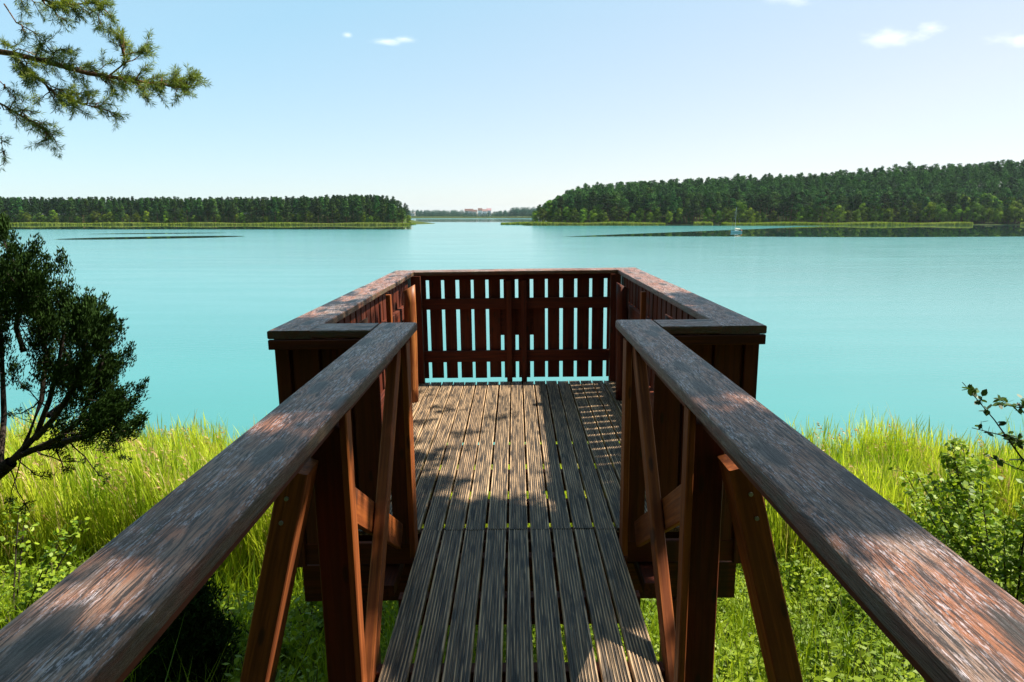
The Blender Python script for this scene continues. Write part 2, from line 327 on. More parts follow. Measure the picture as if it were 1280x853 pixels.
rip = t.math('SUBTRACT', 1.0, calm, True)
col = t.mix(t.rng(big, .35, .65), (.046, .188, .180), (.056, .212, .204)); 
col = t.mix(t.math('MULTIPLY', calm, .93), col, (.006, .028, .020))  # dark far-shore reflection painted into the base colour of the calm patches
hgt = t.math('MULTIPLY', t.math('ADD', wave, t.math('MULTIPLY', fine, .35)), t.math('MULTIPLY', rip, t.rng(mid, .3, .7, .85, 1.0)))
rough = t.math('ADD', t.math('MULTIPLY', rip, t.rng(mid, .3, .7, .14, .18)), .015)
b = t.bsdf(col, rough, .5, hgt, .15, .06); b.inputs['IOR'].default_value = 1.33
wme = np_mesh('lake_water', V, F, t.done(b), smooth=True)
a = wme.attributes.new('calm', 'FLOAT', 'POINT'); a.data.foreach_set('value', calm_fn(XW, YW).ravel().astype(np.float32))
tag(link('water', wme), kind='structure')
# ------------------------------------------------------------------ viewing platform and walkway (levels: q = metres below the eye)
def Z(q): return CAMZ-q
DQ = 1.71; CT = .559; BP = .12
NG = 7
def groove_profile(w, h):
    top = []; gr = []; m = .007; pitch = (w-2*m)/NG
    top.append((w/2, h/2-.003)); gr.append(.3); top.append((w/2-.003, h/2)); gr.append(0)
    for i in range(NG):
        c = w/2-m-pitch*(i+.5); g = pitch*.30
        for dx, dz in ((g+.0012, 0), (g*.7, -.0045), (-g*.7, -.0045), (-g-.0012, 0)): top.append((c+dx, h/2+dz)); gr.append(1. if dz else 0.)
    top.append((-w/2+.003, h/2)); gr.append(0); top.append((-w/2, h/2-.003)); gr.append(.3)
    return [(-w/2, -h/2), (w/2, -h/2)]+top, [0, 0]+gr
prof, grv = groove_profile(BP-.014, .028)
def deck(mb, n, y0, y1):
    for i in range(n):
        x = (i-(n-1)/2)*BP; dz = rng.uniform(-.0015, .0015)
        e0, e1 = rng.uniform(-.003, .003, 2)
        mb.prism(prof, (x+rng.uniform(-.0015, .0015), y0+e0, Z(DQ)-.014+dz), (x+rng.uniform(-.0015, .0015), y1+e1, Z(DQ)-.014+dz), nseg=10, wob=.0012, groove=grv)
walk = empty('walkway', (0, 1, Z(DQ+.03))); tag(walk, 'grey grooved-board walkway running forward to the viewing platform', 'walkway')
m = MB(); deck(m, 9, -1.6, 3.362); m.build('deck', M['deck'], walk)
for y in (-1.2, -.6, 0, .55, .98, 1.42, 1.80, 2.28, 2.78, 3.14):
    m = MB(); m.box(-.56, .56, y-.03, y+.03, Z(DQ+.17), Z(DQ+.0305)); m.build('joist', M['paint'], walk)
for y in (.2, 2.08):
    m = MB(); m.box(-1.12, 1.12, y-.05, y+.05, Z(2.06), Z(1.885)); m.build('crossbeam', M['paint'], walk)
plat = empty('viewing_platform', (0, 5, Z(DQ+.03))); tag(plat, 'raised timber viewing platform with grooved boards overlooking the lake', 'platform')
m = MB(); deck(m, 17, 3.368, 6.64); m.build('deck', M['deck'], plat)
for y in (3.42, 3.80, 4.28, 4.78, 5.28, 5.80, 6.30, 6.60):
    m = MB(); m.box(-1.10, 1.10, y-.03, y+.03, Z(DQ+.17), Z(DQ+.0305)); m.build('joist', M['paint'], plat)
for s in (-1, 1):
    m = MB(); m.box(s*1.14-.025, s*1.14+.025, 3.30, 6.70, Z(1.87), Z(1.74)); m.build('edge_board', M['paint'], plat)
    for y in (3.50, 6.45):
        m = MB(); m.box(s*.92-.07, s*.92+.07, y-.07, y+.07, -.8, Z(2.19)); m.build('support_post', M['paint'], plat)
for y in (3.50, 6.45):
    m = MB(); m.box(-1.24, 1.24, y-.06, y+.06, Z(2.19), Z(1.96)); m.build('crossbeam', M['paint'], plat)
m = MB(); m.box(-1.16, 1.16, 3.285, 3.315, Z(1.87), Z(1.745)); m.build('edge_board', M['paint'], plat)
for s in (-1, 1):
    m = MB(); m.box(s*.7-.05, s*.7+.05, 3.1, 6.7, Z(1.957), Z(1.885)); m.build('bearer', M['paint'], plat)
SL, GP = .1195, .033
def parapet(s):
    nm = 'left' if s < 0 else 'right'
    e = empty('parapet', (s*1.1, 5, Z(DQ)))
    tag(e, 'slatted side parapet on the %s of the platform under a wide weathered cap' % nm, 'parapet', 'side parapets of the viewing platform')
    m = MB(); m.rbeam((s*1.14, 3.23, Z(CT+.021)), (s*1.14, 5.32, Z(CT+.021)), .22, .042, .008, nseg=8, wob=.001)
    m.rbeam((s*1.14, 5.326, Z(CT+.022)), (s*1.14, 6.85, Z(CT+.022)), .22, .042, .008, nseg=6, wob=.001); m.build('cap_board', M['weather'], e)
    m = MB(); m.rbeam((s*.729, 3.34, Z(CT+.021)), (s*1.0285, 3.34, Z(CT+.021)), .22, .042, .008); m.build('front_cap', M['weather'], e)
    m = MB()
    y = 3.36
    while y < 6.74: m.box(s*1.10-.011, s*1.10+.011, y, y+SL, Z(1.69), Z(CT+.044)); y += SL+GP
    m.build('slat_panel', M['paint'], e)
    for q0, q1 in ((1.51, 1.39), (.955, .84)):
        m = MB(); m.box(s*1.0685-.02, s*1.0685+.02, 3.32, 6.66, Z(q0), Z(q1)); m.build('horizontal_rail', M['paint'], e)
    m = MB(); m.box(s*1.10-.03, s*1.10+.03, 3.30, 6.66, Z(.66), Z(.6045)) if 0 else m.box(s*1.145-.03, s*1.145+.03, 3.30, 6.66, Z(.67), Z(.6045)); m.build('under_rail', M['paint'], e)
    for y, r in ((4.0, .055), (5.93, .056)):
        m = MB(); m.log((s*.975, y, Z(DQ-.001)), (s*.972, y, Z(.645)), r, end_cut=.55*s); m.build('log_post', M['log'] if s < 0 else M['paint'], e, smooth=True)  # right-hand posts get a darker material: their shade is put into the colour
    m = MB(); m.box(s*1.02-.02, s*1.02+.02, 5.2, 5.245, Z(DQ-.001), Z(.62)); m.build('baluster', M['brace'], e)
    # boarded front return facing the walkway
    m = MB(); m.box(min(s*.60, s*1.245), max(s*.60, s*1.245), 3.222, 3.252, Z(.655), Z(.606)); m.build('front_rail', M['paint'], e)
    m = MB()
    m.box(s*1.195-.036, s*1.195+.036, 3.262, 3.30, Z(1.87), Z(.6065))
    for c in (1.075, .925, .775): m.box(s*c-.068, s*c+.068, 3.268, 3.288, Z(1.735 if c > 1 else 1.60), Z(.612))
    m.box(s*1.151-.02, s*1.151+.02, 3.29, 3.305, Z(1.735), Z(.612)); m.box(s*.999-.02, s*.999+.02, 3.29, 3.305, Z(1.6), Z(.612)); m.box(s*.85-.02, s*.85+.02, 3.29, 3.305, Z(1.6), Z(.612))
    m.box(s*.625-.05, s*.625+.05, 3.268, 3.288, Z(1.735), Z(.612)); m.build('front_boards', M['paint'], e)
    return e
parapet(-1); parapet(1)
fe = empty('slat_fence', (0, 6.74, Z(DQ))); tag(fe, 'dark red slatted fence across the far end of the platform against the water', 'fence')
m = MB(); m.rbeam((-1.0285, 6.74, Z(CT+.0205)), (1.0285, 6.74, Z(CT+.0205)), .22, .042, .008, nseg=4, wob=.001); m.build('cap_board', M['weather'], fe)
m = MB()
for i in range(-7, 7): x = .01+(i+.5)*(SL+GP); m.box(x-SL/2+rng.uniform(-.003, .003), x+SL/2+rng.uniform(-.003, .003), 6.722, 6.744, Z(1.688+rng.uniform(-.004, .004)), Z(.61))
m.build('slat_panel', M['paint'], fe)
for q0, q1 in ((1.51, 1.39), (.955, .843)):
    m = MB(); m.box(-1.03, 1.03, 6.682, 6.718, Z(q0), Z(q1)); m.build('horizontal_rail', M['paint'], fe)
m = MB(); m.box(-1.03, 1.03, 6.684, 6.7185, Z(.652), Z(.604)); m.build('under_rail', M['paint'], fe)
for x in (-.072, .080):
    m = MB(); m.box(x-.028, x+.028, 6.632, 6.678, Z(1.80), Z(.662)); m.build('upright_bar', M['paint'], fe)
m = MB(); m.box(-.275, .295, 6.748, 6.775, Z(1.24), Z(.90)); m.build('backing_board', M['paint'], fe)
for s in (-1, 1):
    m = MB(); m.box(s*1.01-.05, s*1.01+.05, 6.60, 6.68, Z(1.90), Z(.603)); m.build('corner_post', M['paint'], fe)
# ---- handrails of the walkway
def handrail(s):
    nm, side = ('left', 'grey') if s < 0 else ('right', 'brown')
    e = empty('handrail', (s*.62, 1.5, Z(DQ)))
    tag(e, ('weathered handrail on the %s of the walkway with ' % nm)+('sunlit orange braces beneath it' if s < 0 else 'a sunlit brown near end'), 'handrail', 'handrails along the walkway')
    m = MB(); m.rbeam((s*.6275, -1.5, Z(.552+.0235)), (s*.6275, 3.447, Z(CT+.0235)), .196, .047, .012, nseg=24, wob=.0015); o = m.build('top_rail', M['weather'], e)
    m = MB(); m.box(s*.605-.024, s*.605+.024, -1.5, 3.2, Z(.668), Z(.6005)); m.build('under_rail', M['paint'], e)
    for y in (.2, 2.08):
        m = MB(); m.box(min(s*.57, s*.75), max(s*.57, s*.75), y-.055, y+.055, Z(.86), Z(.775)) if 0 else m.box(s*.620-.052, s*.620+.052, y-.06, y+.06, 1.6, Z(.67)); m.build('post', M['paint'], e)
        m = MB(); m.box(s*.552-.0125, s*.552+.0125, y-.095, y-.035, Z(2.05), Z(.612)); m.build('baluster', M['brace'], e)
        m = MB(); m.beam((s*.685, y-.13, Z(.765)), (s*1.05, y-.13, Z(2.17)), .085, .125, up=(0, 1, 0)); br_ = m.build('buttress_brace', M['brace'], e)
        for bx, bq in ((.735, .93), (.712, .85)):
            m = MB(); m.prism([(.007*math.cos(k*.785), .007*math.sin(k*.785)) for k in range(8)], (s*bx, y-.199, Z(bq)), (s*bx, y-.190, Z(bq))); m.build('bolt', M['steel'], e)
    for y in (3.17,):
        m = MB(); m.box(s*.548-.0145, s*.548+.0145, y-.05, y+.05, Z(1.88), Z(.612)); m.build('end_board', M['brace'], e)
    m = MB(); m.beam((s*.585, 3.10, Z(.625)), (s*.585, 2.13, Z(1.90)), .048, .085, up=(1, 0, 0) if 0 else (0, 1, 0)); m.build('diagonal_brace', M['brace'], e)
    m = MB(); m.beam((s*.628, 2.13, Z(.95)), (s*.628, 3.20, Z(1.66)), .028, .13); m.build('diagonal_board', M['brace'], e)
    return e
handrail(-1); handrail(1)
# ------------------------------------------------------------------ foliage kit
def rvec(n):
    v = rng.normal(size=(n, 3)); return v/np.linalg.norm(v, axis=1)[:, None]
def leaves(C, D, N, L, W, base=.0):
    """diamond leaves: C start, D direction, N normal, L length, W width -> V (4n,3), F"""
    n = len(C); s = np.cross(D, N); s /= np.maximum(np.linalg.norm(s, axis=1), 1e-6)[:, None]
    L = np.broadcast_to(L, n)[:, None]; W = np.broadcast_to(W, n)[:, None]
    V = np.stack([C, C+D*L*.45+s*W/2, C+D*L, C+D*L*.45-s*W/2], 1).reshape(-1, 3)
    return V, np.arange(4*n).reshape(n, 4)
def tube(pts, r0, r1, n=7):
    pts = np.array(pts, float); m = len(pts); Vs = []
    for i in range(m):
        d = pts[min(i+1, m-1)]-pts[max(i-1, 0)]; d /= np.linalg.norm(d)+1e-9
        a = np.cross(d, (0.31, .2, .93)); a /= np.linalg.norm(a)+1e-9; b = np.cross(d, a); r = r0+(r1-r0)*i/(m-1)
        for k in range(n): Vs.append(pts[i]+(a*math.cos(6.2832*k/n)+b*math.sin(6.2832*k/n))*r)
    F = [(i*n+k, i*n+(k+1) % n, (i+1)*n+(k+1) % n, (i+1)*n+k) for i in range(m-1) for k in range(n)]
    return np.array(Vs), np.array(F)
class Acc:
    def __init__(s): s.V = []; s.F = []; s.T = []; s.M = []; s.n = 0
    def add(s, V, F, tone=None, mi=0):
        s.V.append(V); s.F.append(np.asarray(F)+s.n); s.n += len(V)
        s.T.append(np.repeat(rng.random(len(F)), 4) if tone is None and len(V) == 4*len(F) else np.full(len(V), .5) if tone is None else np.asarray(tone)); s.M.append(np.full(len(F), mi))
        return s
    def mesh(s, name, mats, origin=(0, 0, 0), smooth=False):
        return np_mesh(name, np.concatenate(s.V)-np.array(origin, float), np.concatenate(s.F), mats, np.concatenate(s.T), np.concatenate(s.M), smooth)
def curve(p0, p1, bow, n=8, jit=.0):
    p0 = np.array(p0, float); p1 = np.array(p1, float); t = np.linspace(0, 1, n)[:, None]; q = p0+(p1-p0)*t+np.array(bow)*(4*t*(1-t))
    if jit: q[1:-1] += rng.normal(size=(n-2, 3))*jit
    return q
def along(pts, f):
    pts = np.asarray(pts); x = f*(len(pts)-1); i = min(int(x), len(pts)-2); return pts[i]+(pts[i+1]-pts[i])*(x-i)
# ------------------------------------------------------------------ far trees
def blob_leaves(acc, c, rad, n, size, flat=1.0, tone=None):
    d = rvec(n); rr_ = rng.random(n)**.4; p = np.array(c)+d*rr_[:, None]*np.array(rad)
    N = d+rvec(n)*.45; N /= np.linalg.norm(N, axis=1)[:, None]; D = rvec(n); D -= N*(D*N).sum(1)[:, None]; D /= np.linalg.norm(D, axis=1)[:, None]
    V, F = leaves(p, D, N, size*rng.uniform(.6, 1.3, n), size*rng.uniform(.5, 1.0, n)); acc.add(V, F, None if tone is None else np.repeat(np.clip(tone+rng.uniform(-.25, .25, n), 0, 1), 4))
def pine_meshes(k, full=1.0, lo=3.2, hi=6.):
    """Scots pine 17 m: bare lower trunk and irregular tiers of needle clumps"""
    T = Acc(); lean = rng.normal(size=2)*.4; V, F = tube([(0, 0, -.6), (lean[0]*.3, lean[1]*.3, 6), (lean[0], lean[1], 15.6)], .22, .06, 5); T.add(V, F)
    Cc = Acc(); z0 = rng.uniform(lo, hi)
    for z in np.arange(z0, 16.6, .62):
        f = (z-z0)/(17-z0); R_ = ((2.35 if lo < 5 else 3.0)*(1-f)**(.75 if lo < 5 else .55)+.35)*rng.uniform(.75, 1.15)
        for j in range(rng.integers(3, 5)):
            a = rng.uniform(0, 6.28); r = R_*rng.uniform(.35, .95); c = (lean[0]*z/16+math.cos(a)*r, lean[1]*z/16+math.sin(a)*r, z+rng.uniform(-.3, .3)+.1*r)
            blob_leaves(Cc, c, (R_*.55+.4, R_*.55+.4, .55), int(34*full), .58, .6, rng.uniform(.1, .8))
            if full >= 1: V, F = tube([(lean[0]*z/16, lean[1]*z/16, z-.3), c], .05, .02, 3); T.add(V, F)
    blob_leaves(Cc, (lean[0], lean[1], 16.5), (.45, .45, .7), int(40*full), .4, 1, .6)
    return T, Cc
def leafy_meshes(k, full=1.0):
    """round-crowned broadleaf 11 m"""
    T = Acc(); V, F = tube([(0, 0, -.6), (.15, .1, 3), (.1, -.1, 8)], .25, .08, 5); T.add(V, F); Cc = Acc()
    nb = 17
    for j in range(nb):
        f = (j+.5)/nb; z = 1.6+8.6*f; R_ = 3.4*math.sin(math.pi*min(1, .16+f*.80))**.7; a = j*2.4+rng.uniform(-.4, .4); r = R_*rng.uniform(.45, .8)
        c = (math.cos(a)*r, math.sin(a)*r, z); rr_ = rng.uniform(1.0, 1.7)
        blob_leaves(Cc, c, (rr_, rr_, rr_*.75), int(150*full), .42, 1, rng.uniform(.1, .9))
        if full >= 1: V, F = tube([(0, 0, max(1.5, z-2)), c], .09, .03, 3); T.add(V, F)
    blob_leaves(Cc, (0, 0, 6), (2.4, 2.4, 3.8), int(350*full), .5, 1, .3)
    return T, Cc
pines = []; leafies = []
for k in range(7):
    T, Cc = pine_meshes(k) if k < 3 else pine_meshes(k, 1.0, 7.5, 10.); pines.append((T.mesh('pine_trunk', M['bark_pine']), Cc.mesh('pine_crown', M['far_pine']), np.concatenate(Cc.V), np.concatenate(Cc.F), np.concatenate(Cc.T)))
for k in range(4):
    T, Cc = leafy_meshes(k); leafies.append((T.mesh('tree_trunk', M['bark']), Cc.mesh('tree_crown', M['far_leaf'])))
lite = []
for k in range(8):
    T, Cc = pine_meshes(k, .45) if k < 4 else pine_meshes(k, .55, 7., 9.); lite.append((np.concatenate(Cc.V), np.concatenate(Cc.F), np.concatenate(Cc.T)))
def far_tree(kind, x, y, h, label, group, cat):
    ms = (pines[:3] if x < 0 else pines) if kind == 'pine' else leafies; m = ms[rng.integers(len(ms))]; s = h/(17 if kind == 'pine' else 11)
    e = empty('pine_tree' if kind == 'pine' else 'broadleaf_tree', (x, y, float(ground(x, y))-.1), rng.uniform(0, 6.28))
    wx = s*rng.uniform(.9, 1.25); e.scale = (wx, wx, s); tag(e, label, cat, group)
    link('trunk', m[0], e); link('crown', m[1], e)
stuffP = []                                                      # (x,y,h) of the trees that only read as mass
# right shore: broadleaf trees along the water
x = 12.0
while x < 345:
    y = 391+1.5*math.sin(x*.09)+rng.uniform(-1, 3); h = rng.uniform(7, 11)*(1.25 if 215 < x < 330 and rng.random() < .6 else 1)
    if x < 16: h = 8
    if not (96 < x < 112 or 140 < x < 160) or rng.random() < .35:
        far_tree('leafy', x, y, h, 'round leafy tree at the water edge of the right-hand wood', 'leafy trees along the right-hand shore', 'tree')
    x += rng.uniform(3.8, 6.5)
for _ in range(46):
    x = rng.choice([rng.uniform(200, 345), rng.uniform(20, 110), rng.uniform(240, 335)]); y = rng.uniform(397, 425)
    far_tree('leafy', x, y, rng.uniform(9, 14), 'round leafy tree among the pines of the right-hand wood', 'leafy trees inside the right-hand wood', 'tree')
for px_, y, h in ((1068, 394, 12), (1082, 396, 14), (1095, 395, 12.5), (1120, 394, 10), (1135, 397, 12), (1176, 396, 13.5), (1190, 398, 17), (1204, 396, 15), (1218, 400, 18), (1232, 395, 14), (1244, 397, 16.5), (1256, 393, 14), (1268, 399, 18), (1278, 394, 15.5), (1290, 396, 16), (845, 393, 9.5), (838, 400, 13), (918, 394, 14), (745, 393, 12), (728, 394, 10)):
    far_tree('leafy', (px_-643)/820*y, y, h, 'large bright green leafy tree standing in front of the right-hand pines', 'large leafy trees of the right-hand shore', 'tree')
n_p = 0
for row, yy in enumerate(np.arange(396, 486, 6.0)):
    x = 14.0+row*1.2+(4 if row % 2 else 0)
    while x < .82*yy+6:
        xx = x+rng.uniform(-1.4, 1.4); y_ = yy+rng.uniform(-2.5, 2.5); h = rng.uniform(14.5, 18.8)*(.55+.45*min(1, (xx-10)/26))
        if rng.random() < .04: h *= 1.12
        if row < 4 and n_p < 205:
            far_tree('pine', xx, y_, h, 'dark pine in the wood on the right-hand hillside', 'pines of the right-hand wood', 'pine tree'); n_p += 1
        else: stuffP.append((xx, y_, h))
        x += rng.uniform(3.5, 5.4)
# left shore
n_l = 0; stuffL = []
for row, yy in enumerate((391, 395, 400, 406, 413, 421, 430, 440, 452)):
    x = -66.0-row*.6-max(0, yy-440)*.5
    while x > -.83*yy:
        xx = x+rng.uniform(-1.2, 1.2); y_ = yy+rng.uniform(-1.5, 1.5)+4*math.sin(xx*.021); h = rng.uniform(12.4, 15.2)+1.4*math.exp(-((xx+100)/30)**2)-(float(ground(xx, y_))-.8)*.75
        if xx > -78: h *= .62+.03*(-66-xx)
        if row == 0 and rng.random() < .5:
            far_tree('leafy', xx, y_-1, rng.uniform(5, 9), 'small leafy tree at the foot of the left-hand pine wood', 'leafy trees along the left-hand shore', 'tree')
        elif row < 2 and n_l < 90: far_tree('pine', xx, y_, h, 'dark pine in the front row of the left-hand wood', 'pines of the left-hand wood', 'pine tree'); n_l += 1
        else: stuffL.append((xx, y_, h))
        x -= rng.uniform(3.0, 4.4)
# nearer headland of leafy trees at the tip of the left shore
for x, h in ((-62.5, 5.5), (-66, 8), (-70, 10), (-75, 11), (-81, 10)):
    far_tree('leafy', x, 391+rng.uniform(-1, 2), h, 'leafy tree on the tip of the left-hand headland', 'leafy trees on the headland tip', 'tree')
def merge_wood(name, pts, lab, src, mat, hh=17.0):
    Vs, Fs, Ts = [], [], []; n = 0
    for (x, y, h) in pts:
        V, F, T = src[rng.integers(len(src))]; s = h/hh; a = rng.uniform(0, 6.28); ca, sa = math.cos(a)*s*1.1, math.sin(a)*s*1.1
        W = np.stack([V[:, 0]*ca-V[:, 1]*sa+x, V[:, 0]*sa+V[:, 1]*ca+y, V[:, 2]*s+float(ground(x, y))], 1)
        Vs.append(W); Fs.append(F+n); n += len(V); Ts.append(np.clip(T+rng.uniform(-.25, .25), 0, 1))
    o = link(name, np_mesh(name, np.concatenate(Vs), np.concatenate(Fs), mat, np.concatenate(Ts))); tag(o, lab, 'wood', kind='stuff'); return o
merge_wood('pine_wood', stuffP, 'pine wood covering the hillside behind the right-hand shore', lite, M['far_pine'])
merge_wood('pine_wood', stuffL, 'pine wood behind the front trees of the left-hand shore', lite[:4], M['far_pine'])
lf_lite = [(np.concatenate(l.V), np.concatenate(l.F), np.concatenate(l.T)) for l in [leafy_meshes(0, .25)[1], leafy_meshes(1, .25)[1], leafy_meshes(2, .25)[1]]]
merge_wood('shore_thicket', [(x+rng.uniform(-1, 1), 389.5+4*math.sin(x*.021)+rng.uniform(-.5, 5), rng.uniform(2.6, 5.2)) for x in np.arange(-335, -66, .9)]+[(x+rng.uniform(-1, 1), 396+4*math.sin(x*.021)+rng.uniform(-1, 3), rng.uniform(3.5, 5.5)) for x in np.arange(-335, -70, 1.3)], 'low thicket at the foot of the left-hand pine wood', lf_lite, M['far_pine'], 11.0)
merge_wood('shore_thicket', [(x+rng.uniform(-1, 1), 392+rng.uniform(-.5, 5), rng.uniform(2.2, 4.5)) for x in np.arange(14, 345, 2.2)], 'low thicket at the foot of the right-hand wood', lf_lite, M['far_pine'], 11.0)
# farthest shore: low mass of wood about a kilometre away
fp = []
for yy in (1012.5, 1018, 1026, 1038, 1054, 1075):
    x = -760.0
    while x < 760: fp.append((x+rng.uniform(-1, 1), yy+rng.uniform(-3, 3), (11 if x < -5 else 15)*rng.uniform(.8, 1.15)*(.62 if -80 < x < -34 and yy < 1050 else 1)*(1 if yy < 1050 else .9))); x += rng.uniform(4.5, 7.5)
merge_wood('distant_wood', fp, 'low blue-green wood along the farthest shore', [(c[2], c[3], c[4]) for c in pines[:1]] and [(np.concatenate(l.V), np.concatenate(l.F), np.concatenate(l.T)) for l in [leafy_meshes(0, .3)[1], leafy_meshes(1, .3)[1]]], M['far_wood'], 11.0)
# far reed belts
def reed_belt(name, x0, x1, yf, depth, h, n, lab, gaps=()):
    X = rng.uniform(x0, x1, n); Y = yf(X)+rng.random(n)*depth
    keep = np.ones(n, bool)
    for a, b_ in gaps: keep &= ~((X > a) & (X < b_))
    X, Y = X[keep], Y[keep]; n = len(X); H = h*rng.uniform(.65, 1.1, n)*(1+.18*np.sin(X*.13)); C = np.stack([X, Y, np.full(n, -.1)], 1)
    D = rvec(n)*.12+np.array((0, 0, 1.)); D /= np.linalg.norm(D, axis=1)[:, None]; N = rvec(n); N[:, 2] *= .1
    s = np.cross(D, N); s /= np.linalg.norm(s, axis=1)[:, None]; w = rng.uniform(.15, .5, n)[:, None]; H = H[:, None]
    V = np.stack([C-s*w, C+s*w, C+D*H+s*w*.5, C+D*H-s*w*.5], 1).reshape(-1, 3)
    o = link(name, np_mesh(name, V, np.arange(4*n).reshape(n, 4), M['far_reed'], np.repeat(rng.random(n), 4))); tag(o, lab, 'reeds', kind='stuff')
reed_belt('reed_bed', -330, -58, lambda X: 381+4*np.sin(X*.021)+2*sst((X+75)/20)*3, 7, 1.25, 30000, 'yellow-green reed belt along the left-hand shore', ((-271, -269),))
reed_belt('reed_bed', -8, 345, lambda X: 378+2.4*np.sin(X*.021)+np.clip(12-X, 0, 20)*.25, 9, 1.5, 40000, 'yellow-green reed belt along the right-hand shore', ((86, 104), (113, 120), (258, 292), (300, 312)))
# houses of the village on the farthest shore
def house(px, w, h, roof_c, wall_c, lab, y=1013):
    p = P(px, 268, y); x = p[0]; z = max(float(ground(x, y)), 1.0)+3.4; h *= .72; e = empty('house', (x, y, z)); tag(e, lab, 'house', 'village houses on the farthest shore')
    wm_ = plain('house_wall', wall_c, .8); rm = plain('house_roof', roof_c, .7); gm = plain('house_window', (.03, .04, .05), .2)
    d = 8; m = MB(); m.box(x-w/2, x+w/2, y, y+d, z-1, z+h, ch=.01); m.build('wall', wm_, e, tl=False)
    m = MB(); m.prism([(-d/2-.5, 0), (d/2+.5, 0), (0, h*.5)], (x-w/2-.4, y+d/2, z+h+.01), (x+w/2+.4, y+d/2, z+h+.01)); m.build('roof', rm, e, tl=False)
    for wx in np.arange(x-w/2+1.4, x+w/2-1, 2.6):
        m = MB(); m.box(wx-.5, wx+.5, y-.04, y-.005, z+h*.35, z+h*.35+1.4, ch=.01); m.build('window', gm, e, tl=False)
house(516, 6, 4.0, (.30, .28, .28), (.6, .58, .56), 'white house beside the left headland on the farthest shore', 1012)
house(586, 13, 9.2, (.11, .055, .045), (.70, .66, .62), 'long red-roofed house, leftmost of the village houses', 1060)
house(593, 8, 8, (.11, .06, .05), (.74, .66, .60), 'small red-roofed house between the long house and the tall white one', 1058)
house(600, 6, 10, (.11, .06, .05), (.84, .82, .80), 'tall narrow white house in the middle of the village', 1030)
house(606, 7, 8.5, (.20, .11, .10), (.85, .82, .80), 'white house with a pinkish roof right of the tall one', 1030)
house(611, 7, 10, (.30, .17, .18), (.60, .58, .62), 'grey house at the right end of the village', 1062)
# ------------------------------------------------------------------ sailing boat
def boat():
    Yb = 222; b0 = P(920.5, 291, Yb); e = empty('sailing_boat', (b0[0], Yb, 0), R(8)); e.scale = (.76, .9, .86); tag(e, 'small sailing boat with a lowered sail anchored off the right-hand reeds', 'boat')
    st = np.linspace(0, 1, 13); L = 4.6; Vs = []; prof_n = 9
    for t_ in st:
        x = -L/2+L*t_; bw = .85*math.sin(math.pi*min(1, .08+t_*.62))**.8 if t_ < .99 else .7
        bw = .85*(1-(1-min(t_/.55, 1))**2)*(1-.25*max(0, t_-.6)/.4)+.01; sh = .62+.22*(1-t_)**2
        for k in range(prof_n): a = math.pi*k/(prof_n-1); Vs.append((x-(.35*(1-t_)**4)*abs(math.cos(a)), bw*math.cos(a)*(1 if k in (0, prof_n-1) else 1), sh-(sh+.22)*math.sin(a)**.7))
    F = [(i*prof_n+k, i*prof_n+k+1, (i+1)*prof_n+k+1, (i+1)*prof_n+k) for i in range(12) for k in range(prof_n-1)]
    hull = plain('boat_hull_paint', (.30, .66, .68), .3); white = plain('boat_white', (.8, .8, .76), .4)
    me = bpy.data.meshes.new('hull'); me.from_pydata(Vs, [], F+[tuple((12*prof_n+k) for k in range(prof_n))]); me.materials.append(hull); link('hull', me, e)
    top = [Vs[i*prof_n] for i in range(13)]+[Vs[i*prof_n+prof_n-1] for i in range(12, -1, -1)]
    me = bpy.data.meshes.new('deck'); me.from_pydata([(x, y*.97, z-.03) for x, y, z in top], [], [tuple(range(26))]); me.materials.append(white); link('deck', me, e)
    def mb(nm, mat, fn, par=e):
        m = MB(); fn(m); V0 = m.v; o = None
        me = bpy.data.meshes.new(nm); me.from_pydata([tuple(v) for v in V0], [], m.f); me.materials.append(mat); return link(nm, me, par)
    c = mb('cabin', white, lambda m: (m.prism([(-.5, 0), (.5, 0), (.42, .38), (-.42, .38)], (-.7, 0, .55), (.55, 0, .55), taper=(.75, 1))))
    mb('window', plain('boat_window', (.02, .03, .05), .15), lambda m: m.box(-.35, .35, -.515, -.49, .68, .82), c)
    alu = plain('mast_metal', (.55, .58, .6), .35, metal=.6)
    mb('mast', alu, lambda m: m.prism([(.065*math.cos(q), .065*math.sin(q)) for q in np.linspace(0, 5.5, 8)], (-.75, 0, .6), (-.70, 0, 9.6), up=(0, 1, 0), taper=(1, .6)))
    bo = mb('boom', alu, lambda m: m.prism([(.04*math.cos(q), .04*math.sin(q)) for q in np.linspace(0, 5.5, 8)], (-.72, 0, 1.35), (1.75, 0, 1.30)))
    mb('furled_sail', plain('sail_cover', (.80, .70, .52), .8), lambda m: m.prism([(.15*math.cos(q), .17*math.sin(q)) for q in np.linspace(0, 5.6, 10)], (-.6, 0, 1.50), (1.6, 0, 1.42), nseg=6, wob=.03, taper=(1.2, .8)), bo)
    mb('stay', alu, lambda m: (m.box(0, .001, 0, .001, 0, .001) if 0 else m.prism([(.018, 0), (0, .018), (-.018, 0), (0, -.018)], (-2.45, 0, .85), (-.71, 0, 9.4), up=(0, 1, 0))))
    mb('stay', alu, lambda m: m.prism([(.014, 0), (0, .014), (-.014, 0), (0, -.014)], (2.2, 0, .65), (-.70, 0, 9.5), up=(0, 1, 0)))
    mb('outboard_motor', plain('motor_orange', (.62, .16, .06), .4), lambda m: (m.box(2.32, 2.60, -.16, .16, .55, 1.15, ch=.05), m.box(2.40, 2.50, -.05, .05, -.2, .55)))
    mb('rudder', plain('rudder_wood', (.30, .14, .06), .5), lambda m: m.box(2.29, 2.36, .3, .34, -.3, .8))
boat()
